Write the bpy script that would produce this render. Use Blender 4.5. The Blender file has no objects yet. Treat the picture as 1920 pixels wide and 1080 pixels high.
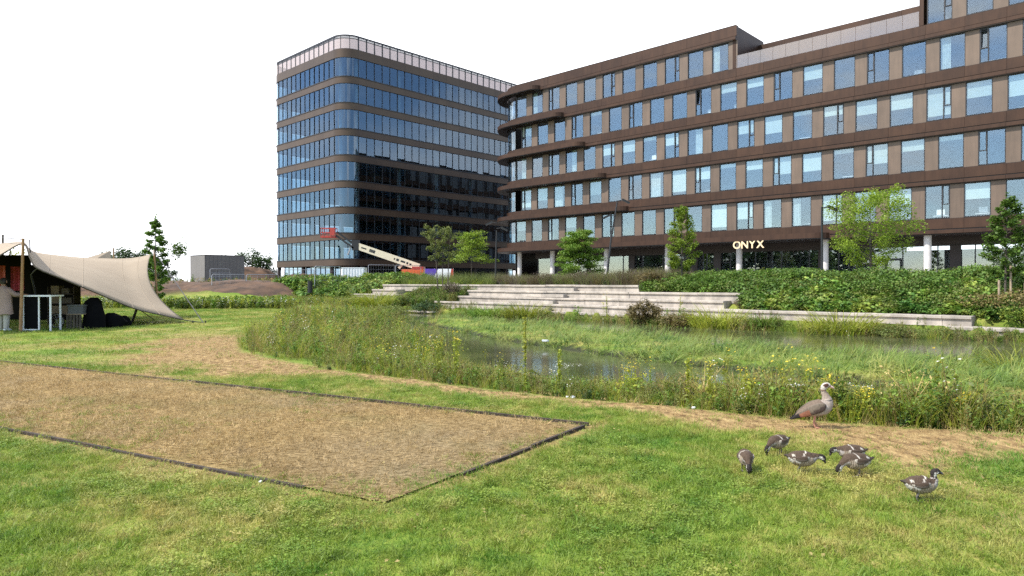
import bpy, bmesh, math, random
import numpy as np
from mathutils import Vector, Matrix, kdtree

random.seed(7)
rng = np.random.RandomState(11)
R = math.radians
scene = bpy.context.scene
COL = scene.collection

# ------------------------------------------------------------------ camera, sky, sun, exposure
CAMH = 1.6
cam = bpy.data.cameras.new('camera')
cam.lens = 24.0
cam.sensor_width = 36.0
cam.clip_end = 9000
cam.clip_start = 0.05
camo = bpy.data.objects.new('camera', cam)
camo.location = (0, 0, CAMH)
camo.rotation_euler = (R(90 - 0.4476), 0, 0)
COL.objects.link(camo)
scene.camera = camo

SUN_AZ = math.atan2(-0.38, -0.92)         # direction from the scene towards the sun (left, a little behind the camera)
SUN_EL = R(49)
sun_dir = Vector((math.cos(SUN_AZ) * math.cos(SUN_EL), math.sin(SUN_AZ) * math.cos(SUN_EL), math.sin(SUN_EL)))
sl = bpy.data.lights.new('sun', 'SUN')
sl.energy = 3.4
sl.angle = R(0.9)
sl.color = (1.0, 0.95, 0.87)
so = bpy.data.objects.new('sun', sl)
so.rotation_euler = (-sun_dir).to_track_quat('-Z', 'Y').to_euler()
COL.objects.link(so)

world = bpy.data.worlds.new('World')
scene.world = world
world.use_nodes = True
wn, wl = world.node_tree.nodes, world.node_tree.links
wn.clear()
wout = wn.new('ShaderNodeOutputWorld')
wbg = wn.new('ShaderNodeBackground')
wbg.inputs['Strength'].default_value = 0.15
sky = wn.new('ShaderNodeTexSky')
sky.sky_type = 'NISHITA'
sky.sun_disc = False
sky.sun_elevation = SUN_EL
sky.sun_rotation = math.atan2(sun_dir.x, sun_dir.y)
sky.air_density = 1.0
sky.dust_density = 0.3
sky.ozone_density = 1.7
tc = wn.new('ShaderNodeTexCoord')
mp = wn.new('ShaderNodeMapping')
mp.inputs['Scale'].default_value = (1.0, 1.0, 2.2)
mp.inputs['Location'].default_value = (3.1, 1.7, 0.4)
wl.new(tc.outputs['Generated'], mp.inputs['Vector'])
cn = wn.new('ShaderNodeTexNoise')
cn.inputs['Scale'].default_value = 2.1
cn.inputs['Detail'].default_value = 9
cn.inputs['Roughness'].default_value = 0.56
cn.inputs['Distortion'].default_value = 0.35
wl.new(mp.outputs['Vector'], cn.inputs['Vector'])
cs = wn.new('ShaderNodeSeparateXYZ')
wl.new(tc.outputs['Generated'], cs.inputs['Vector'])
cbk = wn.new('ShaderNodeMapRange')                # the bright cloud bank stands over the buildings, the sky breaks up behind the camera
cbk.inputs['From Min'].default_value = 0.22
cbk.inputs['From Max'].default_value = 0.78
cbk.inputs['To Min'].default_value = -0.03
cbk.inputs['To Max'].default_value = 0.30
wl.new(cs.outputs['Y'], cbk.inputs['Value'])
cadd = wn.new('ShaderNodeMath')
cadd.operation = 'ADD'
wl.new(cn.outputs['Fac'], cadd.inputs[0])
wl.new(cbk.outputs['Result'], cadd.inputs[1])
cr = wn.new('ShaderNodeMapRange')
cr.interpolation_type = 'SMOOTHSTEP'
cr.inputs['From Min'].default_value = 0.44
cr.inputs['From Max'].default_value = 0.64
wl.new(cadd.outputs[0], cr.inputs['Value'])
cmix = wn.new('ShaderNodeMix')
cmix.data_type = 'RGBA'
cmix.inputs['B'].default_value = (7.0, 7.1, 7.4, 1)
wl.new(cr.outputs['Result'], cmix.inputs['Factor'])
wl.new(sky.outputs['Color'], cmix.inputs['A'])
wl.new(cmix.outputs['Result'], wbg.inputs['Color'])
wl.new(wbg.outputs['Background'], wout.inputs['Surface'])

scene.view_settings.view_transform = 'Standard'
scene.view_settings.look = 'None'
scene.view_settings.exposure = 1.0
scene.view_settings.gamma = 1
scene.view_settings.use_curve_mapping = False
scene.render.engine = 'CYCLES'
scene.cycles.max_bounces = 8
scene.cycles.transparent_max_bounces = 24
scene.cycles.use_denoising = False
scene.cycles.use_adaptive_sampling = False
scene.cycles.caustics_reflective = False
scene.cycles.caustics_refractive = False

# ------------------------------------------------------------------ helpers
def tag(o, label=None, cat=None, group=None, kind=None):
    if label: o['label'] = label
    if cat: o['category'] = cat
    if group: o['group'] = group
    if kind: o['kind'] = kind
    return o

def empty(name, loc=(0, 0, 0), rz=0.0, label=None, cat=None, group=None):
    o = bpy.data.objects.new(name, None)
    o.location = loc
    o.rotation_euler = (0, 0, rz)
    o.empty_display_size = 0.3
    COL.objects.link(o)
    return tag(o, label, cat, group)

def link(name, mesh, parent=None, loc=None, rot=None):
    o = bpy.data.objects.new(name, mesh)
    if parent is not None: o.parent = parent
    if loc is not None: o.location = loc
    if rot is not None: o.rotation_euler = rot
    COL.objects.link(o)
    return o

def kids(o):
    return [c for c in o.children]

def copy_tree(o, parent=None):
    c = o.copy()
    COL.objects.link(c)
    if parent is not None:
        c.parent = parent
    for ch in kids(o):
        copy_tree(ch, c)
    return c

class MB:
    """collects shapes into one mesh"""
    def __init__(self):
        self.v, self.f, self.m = [], [], []
        self.cm = 0
    def add(self, verts, faces):
        b = len(self.v)
        self.v.extend([tuple(p) for p in verts])
        for f in faces:
            self.f.append(tuple(i + b for i in f))
            self.m.append(self.cm)
        return self
    def box(self, x0, x1, y0, y1, z0, z1):
        v = [(x0, y0, z0), (x1, y0, z0), (x1, y1, z0), (x0, y1, z0), (x0, y0, z1), (x1, y0, z1), (x1, y1, z1), (x0, y1, z1)]
        return self.add(v, [(0, 3, 2, 1), (4, 5, 6, 7), (0, 1, 5, 4), (1, 2, 6, 5), (2, 3, 7, 6), (3, 0, 4, 7)])
    def bar(self, a, b, w, h=None, up=(0, 0, 1)):
        h = h or w
        a, b = Vector(a), Vector(b)
        d = (b - a).normalized()
        u = Vector(up)
        if abs(d.dot(u)) > 0.98: u = Vector((0, 1, 0))
        s = d.cross(u).normalized()
        t = s.cross(d).normalized()
        s *= w / 2; t *= h / 2
        v = [a - s - t, a + s - t, a + s + t, a - s + t, b - s - t, b + s - t, b + s + t, b - s + t]
        return self.add(v, [(0, 1, 2, 3), (7, 6, 5, 4), (0, 4, 5, 1), (1, 5, 6, 2), (2, 6, 7, 3), (3, 7, 4, 0)])
    def tube(self, pts, radii, n=8, cap=True):
        pts = [Vector(p) for p in pts]
        if not hasattr(radii, '__len__'): radii = [radii] * len(pts)
        vs, fs = [], []
        prev = None
        for i, p in enumerate(pts):
            if i == 0: d = pts[1] - p
            elif i == len(pts) - 1: d = p - pts[i - 1]
            else: d = pts[i + 1] - pts[i - 1]
            d.normalize()
            if prev is None:
                a = Vector((1, 0, 0)) if abs(d.x) < 0.8 else Vector((0, 1, 0))
                s = d.cross(a).normalized()
            else:
                s = (prev - d * prev.dot(d)).normalized()
            prev = s
            t = d.cross(s)
            for k in range(n):
                a = 2 * math.pi * k / n
                vs.append(p + (s * math.cos(a) + t * math.sin(a)) * radii[i])
        for i in range(len(pts) - 1):
            for k in range(n):
                k2 = (k + 1) % n
                fs.append((i * n + k, i * n + k2, (i + 1) * n + k2, (i + 1) * n + k))
        if cap:
            fs.append(tuple(range(n - 1, -1, -1)))
            fs.append(tuple((len(pts) - 1) * n + k for k in range(n)))
        return self.add(vs, fs)
    def prism(self, poly, z0, z1):
        n = len(poly)
        v = [(p[0], p[1], z0) for p in poly] + [(p[0], p[1], z1) for p in poly]
        f = [tuple(range(n - 1, -1, -1)), tuple(range(n, 2 * n))]
        for i in range(n):
            j = (i + 1) % n
            f.append((i, j, n + j, n + i))
        return self.add(v, f)
    def sweep(self, path, thick, z0, z1):
        """wall of given thickness following an open xy path (thickness to the left of travel)"""
        off = offset_path(path, thick)
        n = len(path)
        v = []
        for a, b in zip(path, off):
            v += [(a[0], a[1], z0), (a[0], a[1], z1), (b[0], b[1], z1), (b[0], b[1], z0)]
        f = []
        for i in range(n - 1):
            o = 4 * i
            for k in range(4):
                k2 = (k + 1) % 4
                f.append((o + k, o + 4 + k, o + 4 + k2, o + k2))
        f.append((0, 1, 2, 3)); e = 4 * (n - 1); f.append((e + 3, e + 2, e + 1, e))
        return self.add(v, f)
    def mesh(self, name, mats, smooth=False):
        me = bpy.data.meshes.new(name)
        me.from_pydata(self.v, [], self.f)
        mats = mats if isinstance(mats, (list, tuple)) else [mats]
        for m in mats: me.materials.append(m)
        if len(mats) > 1: me.polygons.foreach_set('material_index', self.m)
        bm = bmesh.new(); bm.from_mesh(me)
        bmesh.ops.recalc_face_normals(bm, faces=bm.faces)
        bm.to_mesh(me); bm.free()
        if smooth:
            me.polygons.foreach_set('use_smooth', [True] * len(me.polygons))
            me.set_sharp_from_angle(angle=R(40))
        me.update()
        return me
    def build(self, name, mats, parent=None, smooth=False, loc=None, rot=None):
        return link(name, self.mesh(name, mats, smooth), parent, loc, rot)

def offset_path(path, t):
    out = []
    for i, p in enumerate(path):
        a = path[max(0, i - 1)]; b = path[min(len(path) - 1, i + 1)]
        dx, dy = b[0] - a[0], b[1] - a[1]
        l = math.hypot(dx, dy) or 1
        out.append((p[0] - dy / l * t, p[1] + dx / l * t))
    return out

def np_mesh(name, V, F, mat, smooth=False):
    V = np.asarray(V, np.float32).reshape(-1, 3)
    F = np.asarray(F, np.int32)
    me = bpy.data.meshes.new(name)
    me.vertices.add(len(V)); me.vertices.foreach_set('co', V.ravel())
    k = F.shape[1]
    me.loops.add(F.size); me.loops.foreach_set('vertex_index', F.ravel())
    me.polygons.add(len(F))
    me.polygons.foreach_set('loop_start', np.arange(0, F.size, k, dtype=np.int32))
    me.polygons.foreach_set('loop_total', np.full(len(F), k, np.int32))
    if smooth: me.polygons.foreach_set('use_smooth', np.ones(len(F), bool))
    me.update(calc_edges=True)
    for m in (mat if isinstance(mat, (list, tuple)) else [mat]): me.materials.append(m)
    return me

# ------------------------------------------------------------------ materials
def new_mat(name):
    m = bpy.data.materials.new(name); m.use_nodes = True
    n, l = m.node_tree.nodes, m.node_tree.links
    n.clear()
    out = n.new('ShaderNodeOutputMaterial')
    return m, n, l, out

def ramp(n, l, src, stops):
    r = n.new('ShaderNodeValToRGB')
    el = r.color_ramp.elements
    while len(el) < len(stops): el.new(0.5)
    for e, (p, c) in zip(el, stops):
        e.position = p; e.color = (*c, 1)
    l.new(src, r.inputs['Fac'])
    return r.outputs['Color']

def noise(n, l, coord, scale, detail=4, rough=0.55, dist=0.0):
    t = n.new('ShaderNodeTexNoise')
    t.inputs['Scale'].default_value = scale
    t.inputs['Detail'].default_value = detail
    t.inputs['Roughness'].default_value = rough
    t.inputs['Distortion'].default_value = dist
    if coord is not None: l.new(coord, t.inputs['Vector'])
    return t.outputs['Fac']

def mixc(n, l, f, a, b, blend='MIX'):
    m = n.new('ShaderNodeMix'); m.data_type = 'RGBA'; m.blend_type = blend
    for key, val in (('Factor', f), ('A', a), ('B', b)):
        s = [i for i in m.inputs if i.name == key and (i.type == ('VALUE' if key == 'Factor' else 'RGBA'))][0]
        if isinstance(val, bpy.types.NodeSocket): l.new(val, s)
        elif key == 'Factor': s.default_value = val
        else: s.default_value = (*val, 1)
    return [o for o in m.outputs if o.type == 'RGBA'][0]

def math_node(n, l, op, a, b=0.0, clamp=False):
    m = n.new('ShaderNodeMath'); m.operation = op; m.use_clamp = clamp
    for i, v in enumerate((a, b)):
        if isinstance(v, bpy.types.NodeSocket): l.new(v, m.inputs[i])
        else: m.inputs[i].default_value = v
    return m.outputs[0]

def pbr(name, c1, c2=None, scale=3.0, rough=0.6, metal=0.0, bump=0.0, bscale=40.0, rnd=0.0, spec=0.5, detail=5, streak=0.0):
    m, n, l, out = new_mat(name)
    p = n.new('ShaderNodeBsdfPrincipled')
    p.inputs['Roughness'].default_value = rough
    p.inputs['Metallic'].default_value = metal
    p.inputs['Specular IOR Level'].default_value = spec
    g = n.new('ShaderNodeNewGeometry')
    c2 = c2 or tuple(v * 0.75 for v in c1)
    f = noise(n, l, g.outputs['Position'], scale, detail)
    col = ramp(n, l, f, [(0.35, c1), (0.65, c2)])
    if streak:                                      # rain streaks and grime running down the face
        sm_ = n.new('ShaderNodeMapping'); sm_.inputs['Scale'].default_value = (3.2, 3.2, 0.35)
        l.new(g.outputs['Position'], sm_.inputs['Vector'])
        sr = n.new('ShaderNodeMapRange'); sr.inputs['From Min'].default_value = 0.42; sr.inputs['From Max'].default_value = 0.72
        sr.inputs['To Min'].default_value = 1.0; sr.inputs['To Max'].default_value = 1.0 - streak
        l.new(noise(n, l, sm_.outputs['Vector'], 1.0, 6, 0.65), sr.inputs['Value'])
        h0 = n.new('ShaderNodeHueSaturation'); l.new(sr.outputs['Result'], h0.inputs['Value']); l.new(col, h0.inputs['Color'])
        col = h0.outputs['Color']
    if rnd:
        oi = n.new('ShaderNodeObjectInfo')
        v = math_node(n, l, 'MULTIPLY_ADD', oi.outputs['Random'], rnd)
        v.node.inputs[2].default_value = 1 - rnd / 2
        hs = n.new('ShaderNodeHueSaturation')
        l.new(v, hs.inputs['Value']); l.new(col, hs.inputs['Color'])
        col = hs.outputs['Color']
    l.new(col, p.inputs['Base Color'])
    if bump:
        b = n.new('ShaderNodeBump'); b.inputs['Strength'].default_value = bump; b.inputs['Distance'].default_value = 0.02
        l.new(noise(n, l, g.outputs['Position'], bscale, 4), b.inputs['Height'])
        l.new(b.outputs['Normal'], p.inputs['Normal'])
    l.new(p.outputs['BSDF'], out.inputs['Surface'])
    return m

def veg(name, ca, cb, scale=1.2, trans=0.35, rnd=0.5, fine=9.0, cc=None):
    """foliage: patchy colour from world position, per-instance variation, light passing through the leaf"""
    m, n, l, out = new_mat(name)
    g = n.new('ShaderNodeNewGeometry')
    f1 = noise(n, l, g.outputs['Position'], scale, 3)
    f2 = noise(n, l, g.outputs['Position'], fine, 2)
    f = math_node(n, l, 'ADD', math_node(n, l, 'MULTIPLY', f1, 0.6), math_node(n, l, 'MULTIPLY', f2, 0.4))
    stops = [(0.40, ca), (0.60, cb)] if cc is None else [(0.38, ca), (0.5, cb), (0.62, cc)]
    col = ramp(n, l, f, stops)
    oi = n.new('ShaderNodeObjectInfo')
    v = n.new('ShaderNodeMath'); v.operation = 'MULTIPLY_ADD'
    v.inputs[1].default_value = rnd; v.inputs[2].default_value = 1 - rnd / 2
    l.new(oi.outputs['Random'], v.inputs[0])
    hs = n.new('ShaderNodeHueSaturation')
    l.new(v.outputs[0], hs.inputs['Value']); l.new(col, hs.inputs['Color'])
    d = n.new('ShaderNodeBsdfPrincipled'); d.inputs['Roughness'].default_value = 0.55
    d.inputs['Specular IOR Level'].default_value = 0.35
    t = n.new('ShaderNodeBsdfTranslucent')
    tcx = mixc(n, l, 0.5, hs.outputs['Color'], (0.35, 0.45, 0.05), 'MIX')
    l.new(hs.outputs['Color'], d.inputs['Base Color']); l.new(hs.outputs['Color'], t.inputs['Color'])
    mx = n.new('ShaderNodeMixShader'); mx.inputs['Fac'].default_value = trans
    l.new(d.outputs[0], mx.inputs[1]); l.new(t.outputs[0], mx.inputs[2])
    l.new(mx.outputs[0], out.inputs['Surface'])
    return m

def glass(name, ior=0.12, tint=(0.55, 0.62, 0.66), refl=(0.92, 0.96, 1.0), wob=0.0):
    m, n, l, out = new_mat(name)
    ge = n.new('ShaderNodeNewGeometry')
    dp = n.new('ShaderNodeVectorMath'); dp.operation = 'DOT_PRODUCT'
    l.new(ge.outputs['Normal'], dp.inputs[0]); l.new(ge.outputs['Incoming'], dp.inputs[1])
    c1 = math_node(n, l, 'SUBTRACT', 1.0, math_node(n, l, 'ABSOLUTE', dp.outputs['Value']), True)
    fr = n.new('ShaderNodeMath'); fr.operation = 'MULTIPLY_ADD'      # Schlick reflectance, the same from either side
    l.new(math_node(n, l, 'POWER', c1, 5.0), fr.inputs[0]); fr.inputs[1].default_value = 1 - ior; fr.inputs[2].default_value = ior
    gl = n.new('ShaderNodeBsdfGlossy'); gl.inputs['Roughness'].default_value = 0.012
    gl.inputs['Color'].default_value = (*refl, 1)
    tr = n.new('ShaderNodeBsdfTransparent'); tr.inputs['Color'].default_value = (*tint, 1)
    if wob:
        g = n.new('ShaderNodeNewGeometry')
        b = n.new('ShaderNodeBump'); b.inputs['Strength'].default_value = wob; b.inputs['Distance'].default_value = 0.05
        l.new(noise(n, l, g.outputs['Position'], 0.7, 2), b.inputs['Height'])
        l.new(b.outputs['Normal'], gl.inputs['Normal'])
    mx = n.new('ShaderNodeMixShader')
    l.new(fr.outputs[0], mx.inputs[0]); l.new(tr.outputs[0], mx.inputs[1]); l.new(gl.outputs[0], mx.inputs[2])
    l.new(mx.outputs[0], out.inputs['Surface'])
    return m

M = {}
M['bronze'] = pbr('bronze_cladding', (0.057, 0.028, 0.0155), (0.044, 0.021, 0.012), 0.8, 0.50, 0.25, rnd=0.25, spec=0.3, streak=0.3)
M['bronze_dark'] = pbr('dark_bronze', (0.022, 0.015, 0.013), None, 1.0, 0.5, 0.2)
M['beige'] = pbr('beige_panel', (0.138, 0.094, 0.066), (0.116, 0.080, 0.056), 0.9, 0.5, 0.15, rnd=0.2, streak=0.22)
M['frame'] = pbr('window_frame', (0.018, 0.016, 0.018), None, 2, 0.45)
M['glass'] = glass('office_glass', 0.115, (0.91, 0.95, 0.96), (0.84, 0.94, 1.0), 0.015)
M['tglass'] = glass('tower_glass', 0.10, (0.52, 0.62, 0.68), (0.70, 0.84, 1.0), 0.012)
M['blind'] = pbr('roller_blind', (0.36, 0.42, 0.39), (0.32, 0.38, 0.355), 1.0, 0.8, rnd=0.35)
M['curtain'] = pbr('curtain_cloth', (0.38, 0.44, 0.43), (0.26, 0.31, 0.31), 4.0, 0.85)
M['ceiling'] = pbr('office_ceiling', (0.30, 0.32, 0.36), (0.24, 0.26, 0.30), 0.6, 0.8)
M['room'] = pbr('office_room', (0.10, 0.105, 0.115), (0.05, 0.055, 0.065), 0.35, 0.8)
M['dark_glass'] = pbr('dark_side_glass', (0.012, 0.016, 0.020), None, 1, 0.04, spec=1.0)
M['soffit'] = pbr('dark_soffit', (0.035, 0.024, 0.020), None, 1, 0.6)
M['column'] = pbr('pale_concrete_column', (0.58, 0.55, 0.52), (0.50, 0.47, 0.44), 3, 0.7)
M['tband'] = pbr('tower_band', (0.080, 0.051, 0.031), (0.066, 0.041, 0.026), 0.5, 0.42, 0.40, rnd=0.12)
M['screen'] = None
M['concrete'] = pbr('step_concrete', (0.44, 0.385, 0.325), (0.30, 0.265, 0.225), 1.6, 0.85, bump=0.35, bscale=30, rnd=0.26, streak=0.3)
M['steel'] = pbr('galvanised_steel', (0.42, 0.43, 0.44), None, 5, 0.45, 0.7)
M['black'] = pbr('black_paint', (0.012, 0.012, 0.014), None, 5, 0.45)
M['blackcloth'] = pbr('black_cloth', (0.005, 0.005, 0.006), None, 5, 0.95, spec=0.08)
M['tent_shade'] = pbr('tent_shade_colour', (0.009, 0.008, 0.007), None, 2, 0.95, spec=0.05)  # near-black colour painting in the deep shade at the back of the tent
M['white'] = pbr('white_paint', (0.78, 0.79, 0.80), (0.70, 0.71, 0.73), 3, 0.5)
M['canvas'] = pbr('tent_canvas', (0.300, 0.240, 0.168), (0.272, 0.214, 0.148), 0.9, 0.9, bump=0.35, bscale=2.2)
M['wood'] = pbr('pine_pole', (0.36, 0.20, 0.09), (0.26, 0.14, 0.065), 6, 0.6)
M['board'] = pbr('weathered_board', (0.045, 0.029, 0.019), (0.022, 0.015, 0.011), 9, 0.85, bump=0.4, bscale=60)
M['bark'] = pbr('bark', (0.10, 0.082, 0.062), (0.055, 0.045, 0.035), 14, 0.9, bump=0.5, bscale=50)
M['stake'] = pbr('stake_wood', (0.34, 0.26, 0.18), (0.24, 0.18, 0.12), 8, 0.8)
M['soil'] = pbr('loose_soil', (0.120, 0.066, 0.036), (0.050, 0.030, 0.018), 1.1, 0.95, bump=1.0, bscale=4, detail=8)
M['gold'] = pbr('cream_letter', (0.80, 0.62, 0.38), (0.74, 0.56, 0.33), 4, 0.4)
M['red'] = pbr('red_paint', (0.42, 0.045, 0.03), None, 4, 0.45)
M['orange'] = pbr('orange_paint', (0.72, 0.13, 0.03), None, 4, 0.45)
M['cream'] = pbr('cream_paint', (0.68, 0.61, 0.44), (0.62, 0.55, 0.39), 3, 0.45)
M['purple'] = pbr('purple_print', (0.10, 0.05, 0.38), None, 4, 0.6)
M['rubber'] = pbr('rubber', (0.015, 0.015, 0.015), None, 8, 0.8)

# milky glass of the roof screen
def screen_mat():
    m, n, l, out = new_mat('milky_screen_glass')
    d = n.new('ShaderNodeBsdfPrincipled'); d.inputs['Base Color'].default_value = (0.43, 0.37, 0.36, 1); d.inputs['Roughness'].default_value = 0.25
    t = n.new('ShaderNodeBsdfTransparent'); t.inputs['Color'].default_value = (0.80, 0.74, 0.74, 1)
    mx = n.new('ShaderNodeMixShader'); mx.inputs['Fac'].default_value = 0.5
    l.new(d.outputs[0], mx.inputs[1]); l.new(t.outputs[0], mx.inputs[2]); l.new(mx.outputs[0], out.inputs['Surface'])
    return m
M['screen'] = screen_mat()

def balustrade_mat():
    m, n, l, out = new_mat('balustrade_glass')
    d = n.new('ShaderNodeBsdfPrincipled'); d.inputs['Base Color'].default_value = (0.34, 0.29, 0.26, 1); d.inputs['Roughness'].default_value = 0.1
    t = n.new('ShaderNodeBsdfTransparent'); t.inputs['Color'].default_value = (0.9, 0.86, 0.84, 1)
    g = n.new('ShaderNodeBsdfGlossy'); g.inputs['Roughness'].default_value = 0.02
    mx = n.new('ShaderNodeMixShader'); mx.inputs['Fac'].default_value = 0.68
    m2 = n.new('ShaderNodeMixShader'); m2.inputs['Fac'].default_value = 0.09
    l.new(d.outputs[0], mx.inputs[1]); l.new(t.outputs[0], mx.inputs[2])
    l.new(mx.outputs[0], m2.inputs[1]); l.new(g.outputs[0], m2.inputs[2]); l.new(m2.outputs[0], out.inputs['Surface'])
    return m
M['balus'] = balustrade_mat()

# foliage materials
M['v_lawn'] = veg('lawn_blades', (0.100, 0.205, 0.020), (0.205, 0.275, 0.036), 0.55, 0.35, 0.5, 5.0, (0.40, 0.345, 0.105))
M['v_straw'] = veg('straw', (0.295, 0.198, 0.080), (0.410, 0.295, 0.135), 0.8, 0.15, 0.7, 9.0)
M['v_green'] = veg('fresh_green', (0.085, 0.175, 0.018), (0.175, 0.255, 0.035), 1.5, 0.35, 0.6)
M['v_yellow'] = veg('yellow_green', (0.21, 0.27, 0.025), (0.36, 0.37, 0.045), 2.0, 0.40, 0.5)
M['v_dry'] = veg('dry_stems', (0.27, 0.21, 0.07), (0.40, 0.31, 0.12), 2.0, 0.25, 0.7)
M['v_olive'] = veg('olive_leaves', (0.100, 0.140, 0.030), (0.190, 0.215, 0.050), 2.0, 0.30, 0.6)
M['v_mid'] = veg('mid_green_leaves', (0.068, 0.140, 0.022), (0.140, 0.230, 0.034), 2.0, 0.35, 0.5)
M['v_light'] = veg('light_green_leaves', (0.170, 0.275, 0.024), (0.300, 0.400, 0.045), 2.0, 0.42, 0.5)
M['v_dark'] = veg('dark_leaves', (0.028, 0.062, 0.018), (0.062, 0.112, 0.028), 1.0, 0.25, 0.5)
M['v_ivy'] = veg('ground_cover_leaves', (0.050, 0.130, 0.022), (0.120, 0.215, 0.030), 0.9, 0.30, 0.8, 4.0, (0.26, 0.30, 0.05))
M['v_purple'] = veg('plum_grass', (0.095, 0.070, 0.055), (0.150, 0.120, 0.075), 1.5, 0.25, 0.6)
M['v_rust'] = veg('rusty_leaves', (0.120, 0.100, 0.034), (0.200, 0.150, 0.055), 2.5, 0.25, 0.6)
M['v_mat'] = veg('matted_sedge', (0.055, 0.120, 0.018), (0.145, 0.215, 0.036), 0.9, 0.3, 0.7, 3.0, (0.27, 0.28, 0.07))
M['f_yellow'] = veg('yellow_petals', (0.62, 0.46, 0.02), (0.70, 0.56, 0.05), 5, 0.25, 0.3)
M['f_white'] = veg('white_petals', (0.70, 0.70, 0.62), (0.8, 0.8, 0.74), 5, 0.25, 0.2)

# ------------------------------------------------------------------ frames of reference
LX, LY = -0.2, 82.4                       # left end of the long office front
UX, UY = 0.723, -0.691                    # along the front, to the right
NX, NY = -0.691, -0.723                   # out of the front, towards the pond
FRZ = math.atan2(UY, UX)
PLZ = 1.46                                # plaza level
WZ = -0.40                                # water level

def W2(s, d):
    return (LX + s * UX + d * NX, LY + s * UY + d * NY)
def s_at(px, d):
    k = (px - 960) / 1280
    return (LY * k + NY * k * d - LX - NX * d) / (UX - UY * k)
def on_terrace(px, d):
    return W2(s_at(px, d), d)
def gp(px, py, z=0.0):
    Y = 1280 * (CAMH - z) / (py - 530)
    return ((px - 960) / 1280 * Y, Y)

# ------------------------------------------------------------------ terrain
bank = [gp(450, 660), gp(600, 690), gp(740, 708), gp(900, 727), gp(1060, 745), gp(1300, 765), gp(1500, 785), gp(1700, 800), gp(1920, 815), (9, 5.6), (14, 3.5), (30, -3)]
bankL = [(-24, 62), (-16.5, 50), (-13.6, 43), (-12.2, 38.5), (-10.6, 31), (-9.0, 24), (-7.6, 19.0)]
bank_all = bankL + bank
shore = [(-7.5, 40.5), (-5.6, 32), (-4.0, 24.5), (-2.5, 18.6), (-1.1, 14.4), (0.9, 11.9), (2.4, 10.7), (3.6, 9.9), (5.6, 9.1), (9, 7.9), (14, 5.8), (30, -0.5)]
far0 = [W2(78, 30.6), W2(60, 30.7), W2(45, 31.2), W2(38, 31.0), W2(30, 30.9), W2(22, 30.9), W2(17, 30.9)]
water_poly = shore + far0
isl_lo = [gp(p[0], p[1], WZ) for p in [(775, 605), (885, 631), (1000, 650), (1100, 664), (1250, 683), (1400, 700), (1600, 722), (1920, 765)]]
isl_up = [gp(p[0], p[1], WZ) for p in [(830, 598), (980, 610), (1100, 621), (1300, 645), (1450, 663), (1650, 679), (1920, 704)]]
isl_poly = isl_lo + [(14, 8.2), (15.5, 13.6)] + isl_up[::-1]
court = [(-0.93, 4.95), (0.80, 7.62), (-13.4, 15.45), (-15.1, 12.6)]

def seg_dist(X, Y, pl, closed=False):
    D = np.full(X.shape, 1e9)
    n = len(pl)
    for i in range(n if closed else n - 1):
        ax, ay = pl[i]; bx, by = pl[(i + 1) % n]
        dx, dy = bx - ax, by - ay
        t = np.clip(((X - ax) * dx + (Y - ay) * dy) / (dx * dx + dy * dy), 0, 1)
        D = np.minimum(D, np.hypot(X - ax - t * dx, Y - ay - t * dy))
    return D

def inside(X, Y, pl):
    c = np.zeros(X.shape, bool)
    n = len(pl)
    j = n - 1
    for i in range(n):
        xi, yi = pl[i]; xj, yj = pl[j]
        if yi != yj:
            c ^= ((yi > Y) != (yj > Y)) & (X < (xj - xi) * (Y - yi) / (yj - yi) + xi)
        j = i
    return c

def sm(x, a, b):
    t = np.clip((x - a) / (b - a), 0, 1)
    return t * t * (3 - 2 * t)

def vnoise(X, Y, s, seed=0):
    """cheap smooth value noise"""
    r = np.random.RandomState(seed).rand(64, 64)
    x, y = X * s + 100.3, Y * s + 71.7
    xi, yi = np.floor(x).astype(int), np.floor(y).astype(int)
    fx, fy = x - xi, y - yi
    fx, fy = fx * fx * (3 - 2 * fx), fy * fy * (3 - 2 * fy)
    g = lambda a, b: r[a % 64, b % 64]
    return (g(xi, yi) * (1 - fx) + g(xi + 1, yi) * fx) * (1 - fy) + (g(xi, yi + 1) * (1 - fx) + g(xi + 1, yi + 1) * fx) * fy

bank_poly = bank_all + [W2(90, 25), W2(60, 24), W2(8, 24), W2(2, 24)]

def sd_frame(X, Y):
    rx, ry = X - LX, Y - LY
    return rx * UX + ry * UY, rx * NX + ry * NY

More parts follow.
